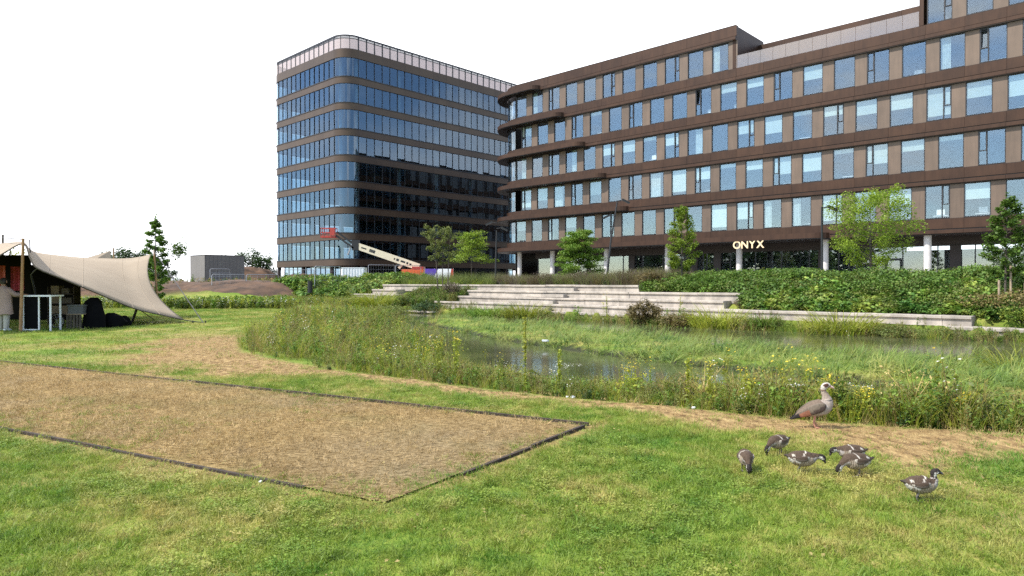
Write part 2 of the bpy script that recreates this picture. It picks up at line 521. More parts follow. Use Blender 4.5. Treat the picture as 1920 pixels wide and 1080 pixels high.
def height(X, Y):
    X = np.asarray(X, float); Y = np.asarray(Y, float)
    s, d = sd_frame(X, Y)
    # plateau with the buildings, slope of the terraces
    plat = sm(s, 0.5, 6.5) * np.clip((29.0 - d) / 4.0, 0, 1)
    left = sm(Y, 47, 60) * 1.32 * (1 - sm(s, 2, 8) * sm(d, 26, 30))
    base = np.maximum(plat * 1.40, np.where(d < 24, np.maximum(left, plat * 1.4), left * (1 - sm(s, 3, 9))))
    base = np.where(Y < 45, np.maximum(plat * 1.4, 0), base)
    base = base + (vnoise(X, Y, 0.9, 3) - 0.5) * 0.05 * sm(Y, 3, 8)
    inb = inside(X, Y, bank_poly)
    inw = inside(X, Y, water_poly)
    dB = seg_dist(X, Y, bank_all)
    dW = seg_dist(X, Y, water_poly, True)
    hb = -0.40 * dB / (dB + dW + 1e-6)
    hw = -0.42 - 0.5 * sm(dW, 0, 1.6)
    h = np.where(inb & ~inw & (d > 30.2), base + (np.minimum(hb, base) - base) * (1 - sm(Y, 39, 47)), base)
    h = np.where(inw, hw, h)
    # planted toe in front of the lowest step
    toe = (d > 29.9) & (d < 31.7) & (s > 14)
    h = np.where(toe, np.maximum(h, -0.34 - 0.10 * (d - 30) + (vnoise(X, Y, 0.6, 5) - 0.5) * 0.22), h)
    under = (d > 28.7) & (d <= 30.0) & (s > 8)
    h = np.where(under, -0.6, h)
    ini = inside(X, Y, isl_poly)
    dI = seg_dist(X, Y, isl_poly, True)
    h = np.where(ini, np.maximum(h, -0.44 + 0.20 * sm(dI, 0, 0.9)), h)
    dC = np.where(inside(X, Y, court), 0, seg_dist(X, Y, court, True))
    h = np.where(dC < 1.2, -0.012 + (h + 0.012) * sm(dC, 0.3, 1.2), h)
    return h

def axis(parts):
    out = []
    for a, b, st in parts:
        out += list(np.arange(a, b, st))
    out.append(parts[-1][1])
    return np.array(sorted(set(np.round(out, 4))))

xs = axis([(-4000, -400, 900), (-400, -60, 34), (-60, -20, 2), (-20, 16, 0.2), (16, 40, 0.8), (40, 100, 6), (100, 400, 50), (400, 4000, 900)])
ys = axis([(-400, -20, 38), (-20, 0, 2), (0, 30, 0.2), (30, 62, 0.45), (62, 100, 2), (100, 400, 30), (400, 6000, 800)])
GX, GY = np.meshgrid(xs, ys)
GZ = height(GX, GY)
V = np.stack([GX, GY, GZ], -1).reshape(-1, 3)
nx, ny = len(xs), len(ys)
ii = (np.arange(ny - 1)[:, None] * nx + np.arange(nx - 1)[None, :]).ravel()
F = np.stack([ii, ii + 1, ii + nx + 1, ii + nx], 1)

def dryness(X, Y):
    X = np.asarray(X, float); Y = np.asarray(Y, float)
    dB = seg_dist(X, Y, bank_all)
    out = ~inside(X, Y, bank_poly)
    w = 0.62 + 1.05 * sm(X, 1.2, 3.2) + 2.0 * sm(-X, 3.0, 6.5)
    nz = vnoise(X, Y, 1.6, 9) * 0.6 + vnoise(X, Y, 4.5, 4) * 0.4
    dry = (1 - sm(dB + (nz - 0.5) * 1.2 * w, 0.55 * w, 1.35 * w)) * out
    dry = dry * (1 - sm(Y, 19, 24))
    # worn edges round the court
    dC = seg_dist(X, Y, court, True)
    near = (1 - sm(dC + (nz - 0.5) * 0.5, 0.05, 0.32)) * 0.75 * (Y < 9.0)
    blot = sm(vnoise(X, Y, 0.45, 21) * 0.55 + vnoise(X, Y, 1.7, 22) * 0.45, 0.52, 0.76) * 0.48
    return np.clip(np.maximum(np.maximum(dry, near), blot * (Y < 40)), 0, 1)

def soilness(X, Y):
    s, d = sd_frame(X, Y)
    return np.clip(sm(Y, 50, 54) * (1 - sm(s, -1, 3)) + sm(Y, 70, 80), 0, 1)

dry = dryness(GX, GY).ravel()
soil = soilness(GX, GY).ravel()
wet = ((GZ < -0.3) * 1.0).ravel()

def ground_mat():
    m, n, l, out = new_mat('lawn_ground')
    p = n.new('ShaderNodeBsdfPrincipled'); p.inputs['Roughness'].default_value = 0.9; p.inputs['Specular IOR Level'].default_value = 0.15
    g = n.new('ShaderNodeNewGeometry')
    P = g.outputs['Position']
    mpn = n.new('ShaderNodeMapping'); mpn.inputs['Scale'].default_value = (1, 0.55, 1); l.new(P, mpn.inputs['Vector'])
    f1 = noise(n, l, P, 0.55, 3)
    f2 = noise(n, l, mpn.outputs['Vector'], 14, 5, 0.7)
    f = math_node(n, l, 'ADD', math_node(n, l, 'MULTIPLY', f1, 0.5), math_node(n, l, 'MULTIPLY', f2, 0.5))
    col = ramp(n, l, f, [(0.36, (0.075, 0.155, 0.016)), (0.5, (0.165, 0.225, 0.030)), (0.64, (0.33, 0.285, 0.085))])
    dcol = ramp(n, l, noise(n, l, mpn.outputs['Vector'], 9, 6, 0.7), [(0.34, (0.085, 0.048, 0.022)), (0.48, (0.27, 0.175, 0.075)), (0.66, (0.42, 0.305, 0.135))])
    at = n.new('ShaderNodeAttribute'); at.attribute_name = 'dry'
    col = mixc(n, l, at.outputs['Fac'], col, dcol)
    scol = ramp(n, l, noise(n, l, P, 0.8, 6), [(0.35, (0.050, 0.030, 0.018)), (0.65, (0.135, 0.078, 0.044))])
    a2 = n.new('ShaderNodeAttribute'); a2.attribute_name = 'soil'
    col = mixc(n, l, a2.outputs['Fac'], col, scol)
    a3 = n.new('ShaderNodeAttribute'); a3.attribute_name = 'wet'
    col = mixc(n, l, a3.outputs['Fac'], col, (0.035, 0.038, 0.018))
    l.new(col, p.inputs['Base Color'])
    b = n.new('ShaderNodeBump'); b.inputs['Strength'].default_value = 0.9; b.inputs['Distance'].default_value = 0.05
    l.new(f2, b.inputs['Height']); l.new(b.outputs['Normal'], p.inputs['Normal'])
    l.new(p.outputs[0], out.inputs['Surface'])
    return m
M['ground'] = ground_mat()
gm = np_mesh('ground', V, F, M['ground'], True)
for nm, arr in (('dry', dry), ('soil', soil), ('wet', wet)):
    a = gm.attributes.new(nm, 'FLOAT', 'POINT'); a.data.foreach_set('value', arr.astype(np.float32))
tag(link('ground', gm), kind='structure')

# plaza slab
pp = [W2(9.5, 25.0), W2(95, 25.0), W2(95, -70), W2(-30, -70), W2(-30, 0), W2(4, 6)]
def paving_mat():
    m = pbr('plaza_paving', (0.30, 0.28, 0.26), (0.24, 0.225, 0.21), 1.2, 0.85)
    return m
MB().prism(pp, 1.405, PLZ).build('plaza', paving_mat())
tag(bpy.data.objects['plaza'], kind='structure')

# pond
def water_mat():
    m, n, l, out = new_mat('pond_water')
    p = n.new('ShaderNodeBsdfPrincipled')
    g = n.new('ShaderNodeNewGeometry')
    col = ramp(n, l, noise(n, l, g.outputs['Position'], 0.5, 4), [(0.4, (0.045, 0.052, 0.024)), (0.65, (0.085, 0.090, 0.042))])
    l.new(col, p.inputs['Base Color'])
    p.inputs['Roughness'].default_value = 0.09
    p.inputs['IOR'].default_value = 1.33
    b = n.new('ShaderNodeBump'); b.inputs['Strength'].default_value = 0.03; b.inputs['Distance'].default_value = 0.03
    mpn = n.new('ShaderNodeMapping'); mpn.inputs['Scale'].default_value = (1.0, 2.0, 1); l.new(g.outputs['Position'], mpn.inputs['Vector'])
    l.new(noise(n, l, mpn.outputs['Vector'], 2.2, 4, 0.6), b.inputs['Height']); l.new(b.outputs['Normal'], p.inputs['Normal'])
    l.new(p.outputs[0], out.inputs['Surface'])
    return m
wb = MB()
wpoly = [(-9.5, 44), (-7.6, 32), (-5.4, 22), (-3.0, 15), (0, 10.8), (3, 8.9), (6, 7.6), (14, 4.2), (31, -2.2)] + [W2(80, 29.9), W2(15, 29.9)]
wb.add([(x, y, WZ) for x, y in wpoly], [tuple(range(len(wpoly)))])
tag(wb.build('pond_water', water_mat()), kind='structure')

# ------------------------------------------------------------------ court
def court_mat():
    m, n, l, out = new_mat('straw_court')
    p = n.new('ShaderNodeBsdfPrincipled'); p.inputs['Roughness'].default_value = 0.95; p.inputs['Specular IOR Level'].default_value = 0.1
    g = n.new('ShaderNodeNewGeometry')
    mpn = n.new('ShaderNodeMapping'); mpn.inputs['Scale'].default_value = (0.8, 1.6, 1); mpn.inputs['Rotation'].default_value = (0, 0, 0.5); l.new(g.outputs['Position'], mpn.inputs['Vector'])
    f = noise(n, l, mpn.outputs['Vector'], 16, 7, 0.72)
    f1 = noise(n, l, g.outputs['Position'], 0.7, 3)
    col = ramp(n, l, f, [(0.34, (0.055, 0.034, 0.014)), (0.46, (0.245, 0.160, 0.062)), (0.62, (0.44, 0.315, 0.140))])
    gcol = ramp(n, l, f, [(0.35, (0.07, 0.07, 0.02)), (0.6, (0.22, 0.19, 0.07))])
    k = n.new('ShaderNodeMapRange'); k.inputs['From Min'].default_value = 0.48; k.inputs['From Max'].default_value = 0.72; k.inputs['To Max'].default_value = 0.85
    l.new(f1, k.inputs['Value'])
    col = mixc(n, l, k.outputs['Result'], col, gcol)
    k2 = n.new('ShaderNodeMapRange'); k2.inputs['From Min'].default_value = 0.53; k2.inputs['From Max'].default_value = 0.68; k2.inputs['To Max'].default_value = 0.75
    mp2 = n.new('ShaderNodeMapping'); mp2.inputs['Location'].default_value = (4.3, 2.2, 0); l.new(g.outputs['Position'], mp2.inputs['Vector'])
    l.new(noise(n, l, mp2.outputs['Vector'], 0.5, 5, 0.65), k2.inputs['Value'])
    grey = ramp(n, l, f, [(0.32, (0.070, 0.052, 0.028)), (0.5, (0.230, 0.175, 0.100)), (0.66, (0.38, 0.305, 0.195))])
    # the bare, grey, trodden end of the court
    vd = n.new('ShaderNodeVectorMath'); vd.operation = 'DISTANCE'; vd.inputs[1].default_value = (-0.7, 6.3, 0)
    l.new(g.outputs['Position'], vd.inputs[0])
    k3 = n.new('ShaderNodeMapRange'); k3.interpolation_type = 'SMOOTHSTEP'
    k3.inputs['From Min'].default_value = 2.3; k3.inputs['From Max'].default_value = 0.5; k3.inputs['To Max'].default_value = 0.7
    l.new(vd.outputs['Value'], k3.inputs['Value'])
    worn = math_node(n, l, 'MULTIPLY', k3.outputs['Result'], math_node(n, l, 'MULTIPLY', noise(n, l, g.outputs['Position'], 1.7, 5, .65), 1.6), True)
    col = mixc(n, l, math_node(n, l, 'MAXIMUM', k2.outputs['Result'], worn, True), col, grey)
    l.new(col, p.inputs['Base Color'])
    b = n.new('ShaderNodeBump'); b.inputs['Strength'].default_value = 1.0; b.inputs['Distance'].default_value = 0.04
    l.new(f, b.inputs['Height']); l.new(b.outputs['Normal'], p.inputs['Normal'])
    l.new(p.outputs[0], out.inputs['Surface'])
    return m
cb = MB()
cb.add([(x, y, 0.006) for x, y in court], [(0, 1, 2, 3)])
tag(cb.build('court_surface', court_mat()), kind='structure')

def edging(a, b, label, n, z1=0.035):
    ax, ay = a; bx, by = b
    L = math.hypot(bx - ax, by - ay)
    rz = math.atan2(by - ay, bx - ax)
    root = empty('timber_edging', (ax, ay, 0), rz, label, 'edging', 'timber edging boards around the court')
    step = L / n
    for i in range(n):
        m = MB(); jz = random.uniform(-0.012, 0.006); jy = random.uniform(-0.006, 0.006)
        x0, x1 = i * step + 0.004, (i + 1) * step - 0.004
        m.box(x0, x1, -0.017 + jy, 0.017 + jy, -0.09, z1 + jz)
        m.build('board', M['board'], root)
    return root
edging((0.86, 7.66), (-13.4, 15.50), 'long dark timber edging on the pond side of the straw court', 7, 0.032)
edging((-0.42, 5.68), (0.80, 7.56), 'short dark timber edging at the right end of the straw court', 2, 0.024)
edging((-1.62, 5.32), (-15.1, 12.6), 'long sunken timber edging on the near side of the straw court', 6, 0.012)

# ------------------------------------------------------------------ terraces of concrete blocks
TIER_Z = [-0.04, 0.335, 0.71, 1.085, 1.46]
TIER_D = [30.0, 29.2, 28.4, 27.6, 26.8]
def tier(k, spans, label):
    z1 = TIER_Z[k]; d = TIER_D[k]
    zb = TIER_Z[k] - 0.52 if k else -0.75
    s0 = min(s_at(a, d) if a < 5000 else a - 5000 for a, b in spans)
    wx, wy = W2(s0, d)
    root = empty('concrete_step', (wx, wy, 0), FRZ, label, 'step', 'concrete terrace steps')
    for a, b in spans:
        sa = s_at(a, d); sb = s_at(b, d) if b < 5000 else b - 5000
        x = sa
        while x < sb - 0.2:
            w = min(random.choice([2.4, 3.0, 3.0, 3.6, 4.2]), sb - x)
            if sb - x - w < 0.7: w = sb - x
            jz = random.uniform(-0.012, 0.012); jy = random.uniform(-0.015, 0.015)
            xa, xb_, zt = x - s0 + 0.004, x - s0 + w - 0.004, z1 + jz
            prof = [(jy, zt), (jy, zt - 0.11), (jy + 0.085, zt - 0.125), (jy + 0.085, zb), (1.05, zb), (1.05, zt)]
            m = MB(); n_ = len(prof)
            m.add([(xa, p[0], p[1]) for p in prof] + [(xb_, p[0], p[1]) for p in prof], [tuple(range(n_)), tuple(range(2 * n_ - 1, n_ - 1, -1))] + [(i, n_ + i, n_ + (i + 1) % n_, (i + 1) % n_) for i in range(n_)])
            ob = m.build('concrete_block', M['concrete'], root)
            bv = ob.modifiers.new('bevel', 'BEVEL'); bv.width = 0.010; bv.segments = 1
            x += w
    return root
tier(0, [(590, 648), (826, 905), (940, 5078)], 'lowest concrete step running along the water edge to the right')
tier(1, [(632, 735), (806, 1822)], 'second concrete step up from the water ending beside the staked tree')
tier(2, [(655, 738), (858, 1356)], 'third concrete step up from the water in the middle of the terrace')
tier(3, [(697, 742), (876, 1388)], 'fourth concrete step up from the water just below the top step')
tier(4, [(717, 1196)], 'topmost concrete step below the plum grasses')
# half-height stair flights
for k, (p0, p1) in enumerate([(930, 1010), (935, 1020), (960, 1040), (985, 1060)]):
    d = TIER_D[k]
    sa, sb = s_at(p0, d + 0.4), s_at(p1, d + 0.4)
    wx, wy = W2(sa, d)
    root = empty('stair_tread', (wx, wy, 0), FRZ, ['lowest half-height stair block set on the terrace steps', 'second half-height stair block from the bottom of the terrace', 'third half-height stair block from the bottom of the terrace', 'uppermost half-height stair block under the top step'][k], 'stair', 'half-height stair blocks on the terrace')
    n = 2
    for i in range(n):
        w = (sb - sa) / n
        MB().box(i * w + .006, (i + 1) * w - .006, 0.40, 0.795, TIER_Z[k] + 0.014, TIER_Z[k] + 0.19).build('stair_block', M['concrete'], root)
# thin slab at the water
wx, wy = W2(s_at(758, 31.6), 31.6)
sl0 = empty('landing_slab', (wx, wy, -0.32), FRZ, 'thin grey stone slab reaching out low over the pond', 'slab')
MB().box(0, 2.9, 0, 1.5, 0, 0.09).build('slab_top', M['concrete'], sl0)
MB().box(0.25, 2.6, 0.2, 1.4, -0.4, -0.002).build('slab_support', M['concrete'], sl0)

# ------------------------------------------------------------------ long office building
office = empty('office_building', (LX, LY, 0), FRZ, 'long bronze and beige office building with its ground floor set back behind pale columns', 'building')
PITCH, WW, WH = 2.526, 1.65, 2.50
SILL = [21.25, 17.55, 13.85, 10.14, 6.44]         # rows from the top
OFF = [0.97, 1.80, 0.95, 1.74, 0.88]
SPL = [2, 0, 2, 0, 2]
SEND = 54.0
RC, X0 = 3.3, 0.9                                 # rounded left end

def window_frame_mesh(split):
    m = MB(); t = 0.055
    m.box(0, t, -0.02, 0.14, 0, WH); m.box(WW - t, WW, -0.02, 0.14, 0, WH)
    m.box(t, WW - t, -0.02, 0.14, 0, t); m.box(t, WW - t, -0.02, 0.14, WH - t, WH)
    if split:
        x = 0.50 if split == 'L' else WW - 0.55
        m.box(x, x + 0.06, -0.022, 0.13, t, WH - t)
        xa, xb = (t, x) if split == 'L' else (x + 0.06, WW - t)
        z = 1.02
        m.box(xa, xb, -0.024, 0.12, z, z + 0.06)
        m.box(xa, xa + 0.04, -0.03, 0.12, z + 0.06, WH - t); m.box(xb - 0.04, xb, -0.03, 0.12, z + 0.06, WH - t)
        m.box(xa + .04, xb - .04, -0.03, 0.12, WH - t - 0.04, WH - t)
    return m.mesh('window_frame', M['frame'])
FR = {k: window_frame_mesh(k) for k in (None, 'L', 'R')}
def pane_mesh(x0, x1, z0, z1):
    return MB().box(x0, x1, 0.060, 0.068, z0, z1).mesh('pane', M['glass'])
PN = {None: [pane_mesh(0.05, WW - 0.05, 0.05, WH - 0.05)],
      'L': [pane_mesh(0.555, WW - 0.05, 0.05, WH - 0.05), pane_mesh(0.05, 0.505, 0.05, 1.03), pane_mesh(0.09, 0.465, 1.07, WH - 0.09)],
      'R': [pane_mesh(0.05, WW - 0.545, 0.05, WH - 0.05), pane_mesh(WW - 0.495, WW - 0.05, 0.05, 1.03), pane_mesh(WW - 0.455, WW - 0.09, 1.07, WH - 0.09)]}
BL = {}
for i, hh in enumerate((0.35, 0.8, 1.15, 1.5, 2.1)):
    BL[i] = MB().box(0.06, WW - 0.06, 0.090, 0.10, WH - 0.06 - hh, WH - 0.06).mesh('blind', M['blind'])
def curtain_mesh(x0, x1):
    m = MB(); n = 14; pts = []
    for i in range(n + 1):
        x = x0 + (x1 - x0) * i / n
        pts.append((x, 0.15 + 0.03 * math.sin(i * 2.2)))
    m.sweep(pts, 0.012, 0.05, WH - 0.05)
    return m.mesh('curtain', M['curtain'])
CU = [curtain_mesh(0.08, 0.7), curtain_mesh(0.8, WW - 0.08), curtain_mesh(0.1, 1.2)]
PANEL = MB().box(0.006, PITCH - WW - 0.006, 0.0, 0.10, -0.02, WH + 0.02).mesh('facade_panel', M['beige'])
HALF = None
def fascia_mesh(z0, z1, w, y0):
    return MB().box(0.007, w - 0.007, y0, y0 + 0.10, z0, z1).mesh('fascia_panel', M['bronze'])
FA = fascia_mesh(-0.79, -0.05, PITCH, -0.03)
LIP = fascia_mesh(-1.15, -0.89, PITCH, -0.28)
PAR = fascia_mesh(-0.95, 0.0, PITCH, -0.03)

blind_p = {0: 0.10, 1: 0.22, 2: 0.42, 3: 0.5, 4: 0.36}
def office_row(r, k0, k1):
    z = SILL[r]
    for k in range(k0, k1):
        x = OFF[r] + k * PITCH
        sp = None
        if k % 3 == SPL[r]:
            sp = 'L' if (r in (1, 3) or x < 10) else 'R'
        fr = link('window_frame', FR[sp], office, (x, 0.06, z))
        for i, pm in enumerate(PN[sp]):
            rot = (R(random.uniform(-0.35, 0.35)), 0, R(random.uniform(-0.35, 0.35)))
            if r == 1 and sp and k % 9 == 0 and i == 2:
                rot = (R(-7), 0, 0)
            link('pane', pm, fr, (0, 0, 0), rot)
        u = random.random()
        if u < blind_p[r]:
            link('blind', BL[random.choice([0, 1, 2, 2, 3, 3, 4]) if r > 1 else random.choice([0, 0, 1, 2])], fr)
        elif u < blind_p[r] + 0.14:
            link('curtain', random.choice(CU), fr)
        link('facade_panel', PANEL, office, (x + WW, 0.03, z))
for r in range(5):
    n = int((SEND - OFF[r]) / PITCH)
    if r == 0:
        office_row(0, 0, 11); office_row(0, 17, n)
    else:
        office_row(r, 0, n)
# fascias: one band under every row of windows, plus the parapet
for r in range(5):
    z = SILL[r]
    for k in range(int((SEND - X0) / PITCH)):
        x = X0 + k * PITCH
        link('fascia_panel', FA, office, (x, 0, z))
        link('fascia_lip', LIP, office, (x, 0, z))
    m = MB(); m.box(X0, SEND, 0.02, 0.12, z - 1.22, z - 0.02); m.build('fascia_backing', M['bronze_dark'], office)
HEAD0 = SILL[0] + WH
for k in range(int((SEND - X0) / PITCH)):
    x = X0 + k * PITCH
    if 28.3 < x + 0.5 and x + PITCH < 43.9: continue
    link('parapet_panel', PAR, office, (x, 0, 25.15))
    link('fascia_lip', LIP, office, (x, 0, HEAD0 + 1.22))
for a, b in ((X0, 28.6), (43.7, SEND)):
    MB().box(a, b, 0.02, 0.12, HEAD0, 25.13).build('fascia_backing', M['bronze_dark'], office)
    MB().box(a - 0.02, b + 0.02, -0.05, 0.5, 25.155, 25.19).build('coping', M['bronze_dark'], office)
# rounded left end
def arc(x0, r, off, n=14, a0=0.0, a1=90.0):
    """outline of the rounded end: from the front (tangent at x0) round to the side, offset outwards"""
    return [(x0 - (r + off) * math.sin(R(a0 + (a1 - a0) * i / n)), r - (r + off) * math.cos(R(a0 + (a1 - a0) * i / n))) for i in range(n + 1)]
for r in range(5):
    z = SILL[r]
    MB().sweep(arc(X0, RC, 0.03)[::-1], 0.10, z - 0.80, z - 0.05).build('corner_fascia', M['bronze'], office)
    MB().sweep(arc(X0, RC, 0.28)[::-1], 0.24, z - 1.15, z - 0.89).build('corner_lip', M['bronze'], office)
    MB().sweep(arc(X0, RC, -0.02)[::-1], 0.10, z - 1.22, z - 0.02).build('corner_backing', M['bronze_dark'], office)
    for a0, a1 in ((3, 30), (31.5, 60), (61.5, 89)):
        fr = MB().sweep(arc(X0, RC, -0.06, 2, a1, a1 + 1.4)[::-1], 0.12, z, z + WH).build('corner_mullion', M['frame'], office)
        MB().sweep(arc(X0, RC, -0.10, 8, a0, a1)[::-1], 0.012, z, z + WH).build('pane', M['glass'], fr, smooth=False)
MB().sweep(arc(X0, RC, 0.03)[::-1], 0.10, 24.20, 25.15).build('corner_parapet', M['bronze'], office)
MB().sweep(arc(X0, RC, 0.28)[::-1], 0.24, HEAD0 + 0.07, HEAD0 + 0.33).build('corner_lip', M['bronze'], office)
# projecting ledges with rounded ends, each one longer than the one above
E1 = 1.22
ends = [5.1, 8.6, 11.6, 14.4, 17.2, 37.0]
heads = [SILL[r] + WH for r in range(5)] + [SILL[4] - 1.22]
for e, hd in zip(ends, heads):
    out = arc(X0, RC, E1, 14)
    inn = arc(X0, RC, 0.1, 14)
    right = [(e - E1 + E1 * math.cos(R(a)), -E1 * math.sin(R(a))) for a in range(0, 91, 15)]
    poly = [(e, -0.286)] + [p for p in right[1:] if p[1] < -0.3] + out + [(-RC - E1 + X0, 9), (-RC + X0 - 0.1, 9)] + inn[::-1] + [(X0 + 1, -0.286)]
    zb = hd + 0.03
    MB().prism(poly, zb + 0.06, zb + 0.50).build('ledge', M['bronze'], office)
    p2 = [(x + (0.04 if x < 0 else -0.04 if x > e - 1.2 else 0), y + 0.05 if y < -0.5 else y) for x, y in poly]
    MB().prism(p2, zb, zb + 0.058).build('ledge_soffit', M['bronze_dark'], office)
# side wall, roof, inner rooms
m = MB()
m.box(X0 - RC + 0.05, X0 - RC + 0.2, RC + 0.05, 52, 1.5, 25.1)
m.build('side_wall', M['bronze_dark'], office)
m = MB()
m.box(X0 - RC + 0.2, 30, 51.8, 52, 1.5, 25.1); m.box(X0 - RC + 0.2, 30, 18, 51.8, 25.0, 25.1)
m.build('rear_wall', M['bronze_dark'], office)
for r in range(5):
    MB().box(X0 - RC - 0.16, X0 - RC + 0.04, RC + 0.02, 52, SILL[r] - 1.15, SILL[r] - 0.05).build('side_fascia', M['bronze'], office)
    MB().box(X0 - RC - 1.0, X0 - RC - 0.162, 9.02, 40, SILL[r] - 1.15, SILL[r] - 0.75).build('side_ledge', M['bronze'], office)
    for j in range(18):
        y = RC + 0.6 + j * 2.65
        MB().box(X0 - RC + 0.02, X0 - RC + 0.035, y, y + 1.65, SILL[r], SILL[r] + WH).build('side_pane', M['dark_glass'], office)
m = MB()
for r in range(5):
    z = SILL[r] - 0.62
    m.box(X0 - 0.3, SEND, 0.20, 14, z - 0.5, z - 0.12)
m.box(X0 - 0.3, 28.4, 0.6, 14, 24.0, 24.3); m.box(28.4, 43.6, 6, 14, 24.0, 24.3); m.box(43.7, SEND, 0.6, 14, 24.0, 24.3)
tag(m.build('floor_slab', M['ceiling'], office), kind='stuff')
m = MB()
m.box(X0 - 0.3, SEND, 9.0, 9.2, 5.4, 24)
for x in np.arange(8.4, SEND, PITCH * 3):
    m.box(x - 0.06, x + 0.06, 0.5, 8.98, 5.5, 20.1)
m.box(SEND, SEND + 0.3, 0.2, 14, 5.4, 25)
tag(m.build('inner_wall', M['room'], office), kind='stuff')
# desks and lamps visible behind some panes
m = MB()
for r in range(5):
    for k in range(20):
        if random.random() < 0.35:
            x = OFF[r] + k * PITCH + random.uniform(0.2, 0.6); z = SILL[r] - 0.5
            y = random.uniform(0.7, 1.4)
            if r == 0 and 11 <= k < 17: continue
            m.box(x, x + 1.0, y, y + 0.5, z + 0.74, z + 0.78)
            if random.random() < 0.4: m.box(x + 0.2, x + 0.75, y + 0.2, y + 0.24, z + 0.85, z + 1.25)
            for xx in (x + 0.03, x + 0.93): m.box(xx, xx + 0.05, y + 0.2, y + 0.25, z, z + 0.74)
tag(m.build('desks', M['white'], office), kind='stuff')
# roof terrace cut into the top storey
m = MB(); m.box(28.3, 28.6, 0.0, 6.0, SILL[0] - 0.02, 25.14); m.build('terrace_side_wall', M['bronze'], office)
m = MB(); m.box(43.4, 43.7, -0.02, 6.0, SILL[0] - 0.02, 25.14); m.build('terrace_side_wall', M['bronze'], office)
for k in range(6):
    w = (43.4 - 28.6) / 6
    MB().box(28.6 + k * w + .008, 28.6 + (k + 1) * w - .008, 5.0, 5.1, SILL[0] - 0.3, 24.55).build('terrace_back_panel', M['bronze'], office)
MB().box(28.6, 43.4, 5.105, 5.9, 24.4, 24.62).build('terrace_coping', M['bronze_dark'], office)
MB().box(28.6, 43.4, 0.15, 4.95, SILL[0] - 0.35, SILL[0] - 0.10).build('terrace_deck', M['ceiling'], office)
nb = 13; w = (43.38 - 28.62) / nb
for k in range(nb):
    MB().box(28.62 + k * w + 0.012, 28.62 + (k + 1) * w - 0.012, 0.03, 0.05, SILL[0] - 0.03, SILL[0] + 1.12).build('balustrade_pane', M['balus'], office)
m = MB()
for x in (31.3, 33.6, 38.2):
    m.box(x, x + 0.5, 2.6, 3.1, SILL[0] - 0.1, SILL[0] + 0.65); m.box(x + 0.8, x + 1.9, 2.4, 3.2, SILL[0] + 0.55, SILL[0] + 0.62); m.box(x + 1.25, x + 1.45, 2.7, 2.9, SILL[0] - 0.1, SILL[0] + 0.55)
tag(m.build('terrace_furniture', M['white'], office), kind='stuff')
# roof safety rail
m = MB()
for a, b, y, z in ((1.0, 28.3, 1.0, 25.1), (28.8, 43.2, 6.3, 24.6), (43.9, SEND, 1.0, 25.1)):
    m.tube([(a, y, z + 0.95), (b, y, z + 0.95)], 0.02, 5)
    for x in np.arange(a, b, PITCH): m.tube([(x, y, z), (x, y, z + 0.95)], 0.018, 5)
tag(m.build('roof_rail', M['steel'], office), kind='stuff')
# ground floor
GZ0 = PLZ + 0.004
ZS = SILL[4] - 1.16
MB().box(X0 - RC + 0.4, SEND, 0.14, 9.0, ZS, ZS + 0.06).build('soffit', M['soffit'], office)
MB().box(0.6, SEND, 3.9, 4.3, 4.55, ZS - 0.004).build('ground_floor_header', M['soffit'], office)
MB().box(0.6, SEND, 10.5, 10.7, GZ0, 4.5).build('lobby_wall', M['room'], office)
for k in range(21):
    x = 0.9 + k * PITCH
    gf = MB(); gf.box(x, x + 0.07, 3.96, 4.12, GZ0, 4.548)
    gf.box(x + 0.072, x + PITCH - 0.002, 3.98, 4.10, GZ0, GZ0 + 0.06); 
    if k % 6 == 3: gf.box(x + 0.072, x + PITCH - 0.002, 3.98, 4.10, 3.55, 3.63)
    g2 = gf.build('shopfront_frame', M['frame'], office)
    MB().box(x + 0.075, x + PITCH - 0.005, 4.02, 4.03, GZ0 + 0.062, 4.545).build('pane', M['glass'], g2, rot=(0, 0, 0))
for k in (1, 5, 8, 9, 13, 17):
    x = 0.9 + k * PITCH + 0.9
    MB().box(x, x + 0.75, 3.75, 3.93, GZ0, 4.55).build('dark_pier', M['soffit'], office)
xd = 0.9 + 15 * PITCH
m = MB()
for i in range(2):
    x = xd + 0.12 + i * 1.18
    m.box(x, x + 0.09, 3.88, 3.955, GZ0, 3.55); m.box(x + 1.07, x + 1.16, 3.88, 3.955, GZ0, 3.55)
    m.box(x + .092, x + 1.068, 3.88, 3.955, 3.45, 3.55); m.box(x + .092, x + 1.068, 3.88, 3.955, GZ0, GZ0 + .1)
m.build('entrance_door', M['frame'], office)
for s in (0.98, 6.15, 13.72, 21.20, 28.70, 36.32, 43.90, 51.4):
    m = MB(); m.tube([(s, 0.6, GZ0), (s, 0.6, ZS - 0.005)], 0.27, 16)
    m.build('column', M['column'], office, smooth=True)

# ONYX letters hung under the ledge
sign = empty('building_sign', (*W2(28.95, 1.14), 4.66), FRZ, 'cream letters reading ONYX hung under the bronze ledge beside a pale column', 'sign')
lx = 0.0
for ch in 'ONYX':
    cu = bpy.data.curves.new('letter', 'FONT'); cu.body = ch; cu.size = 0.94; cu.extrude = 0.05; cu.offset = 0.012
    to = bpy.data.objects.new('tmp', cu)
    COL.objects.link(to)
    bpy.context.view_layer.update()
    me = bpy.data.meshes.new_from_object(to.evaluated_get(bpy.context.evaluated_depsgraph_get()))
    COL.objects.unlink(to); bpy.data.objects.remove(to)
    me.materials.clear(); me.materials.append(M['gold'])
    me.transform(Matrix.Rotation(R(90), 4, 'X'))
    xsv = [v.co.x for v in me.vertices]
    me.transform(Matrix.Translation((-min(xsv), 0, 0)))
    w = max(xsv) - min(xsv)
    link('letter', me, sign, (lx, 0, 0))
    lx += w + 0.07
m = MB()
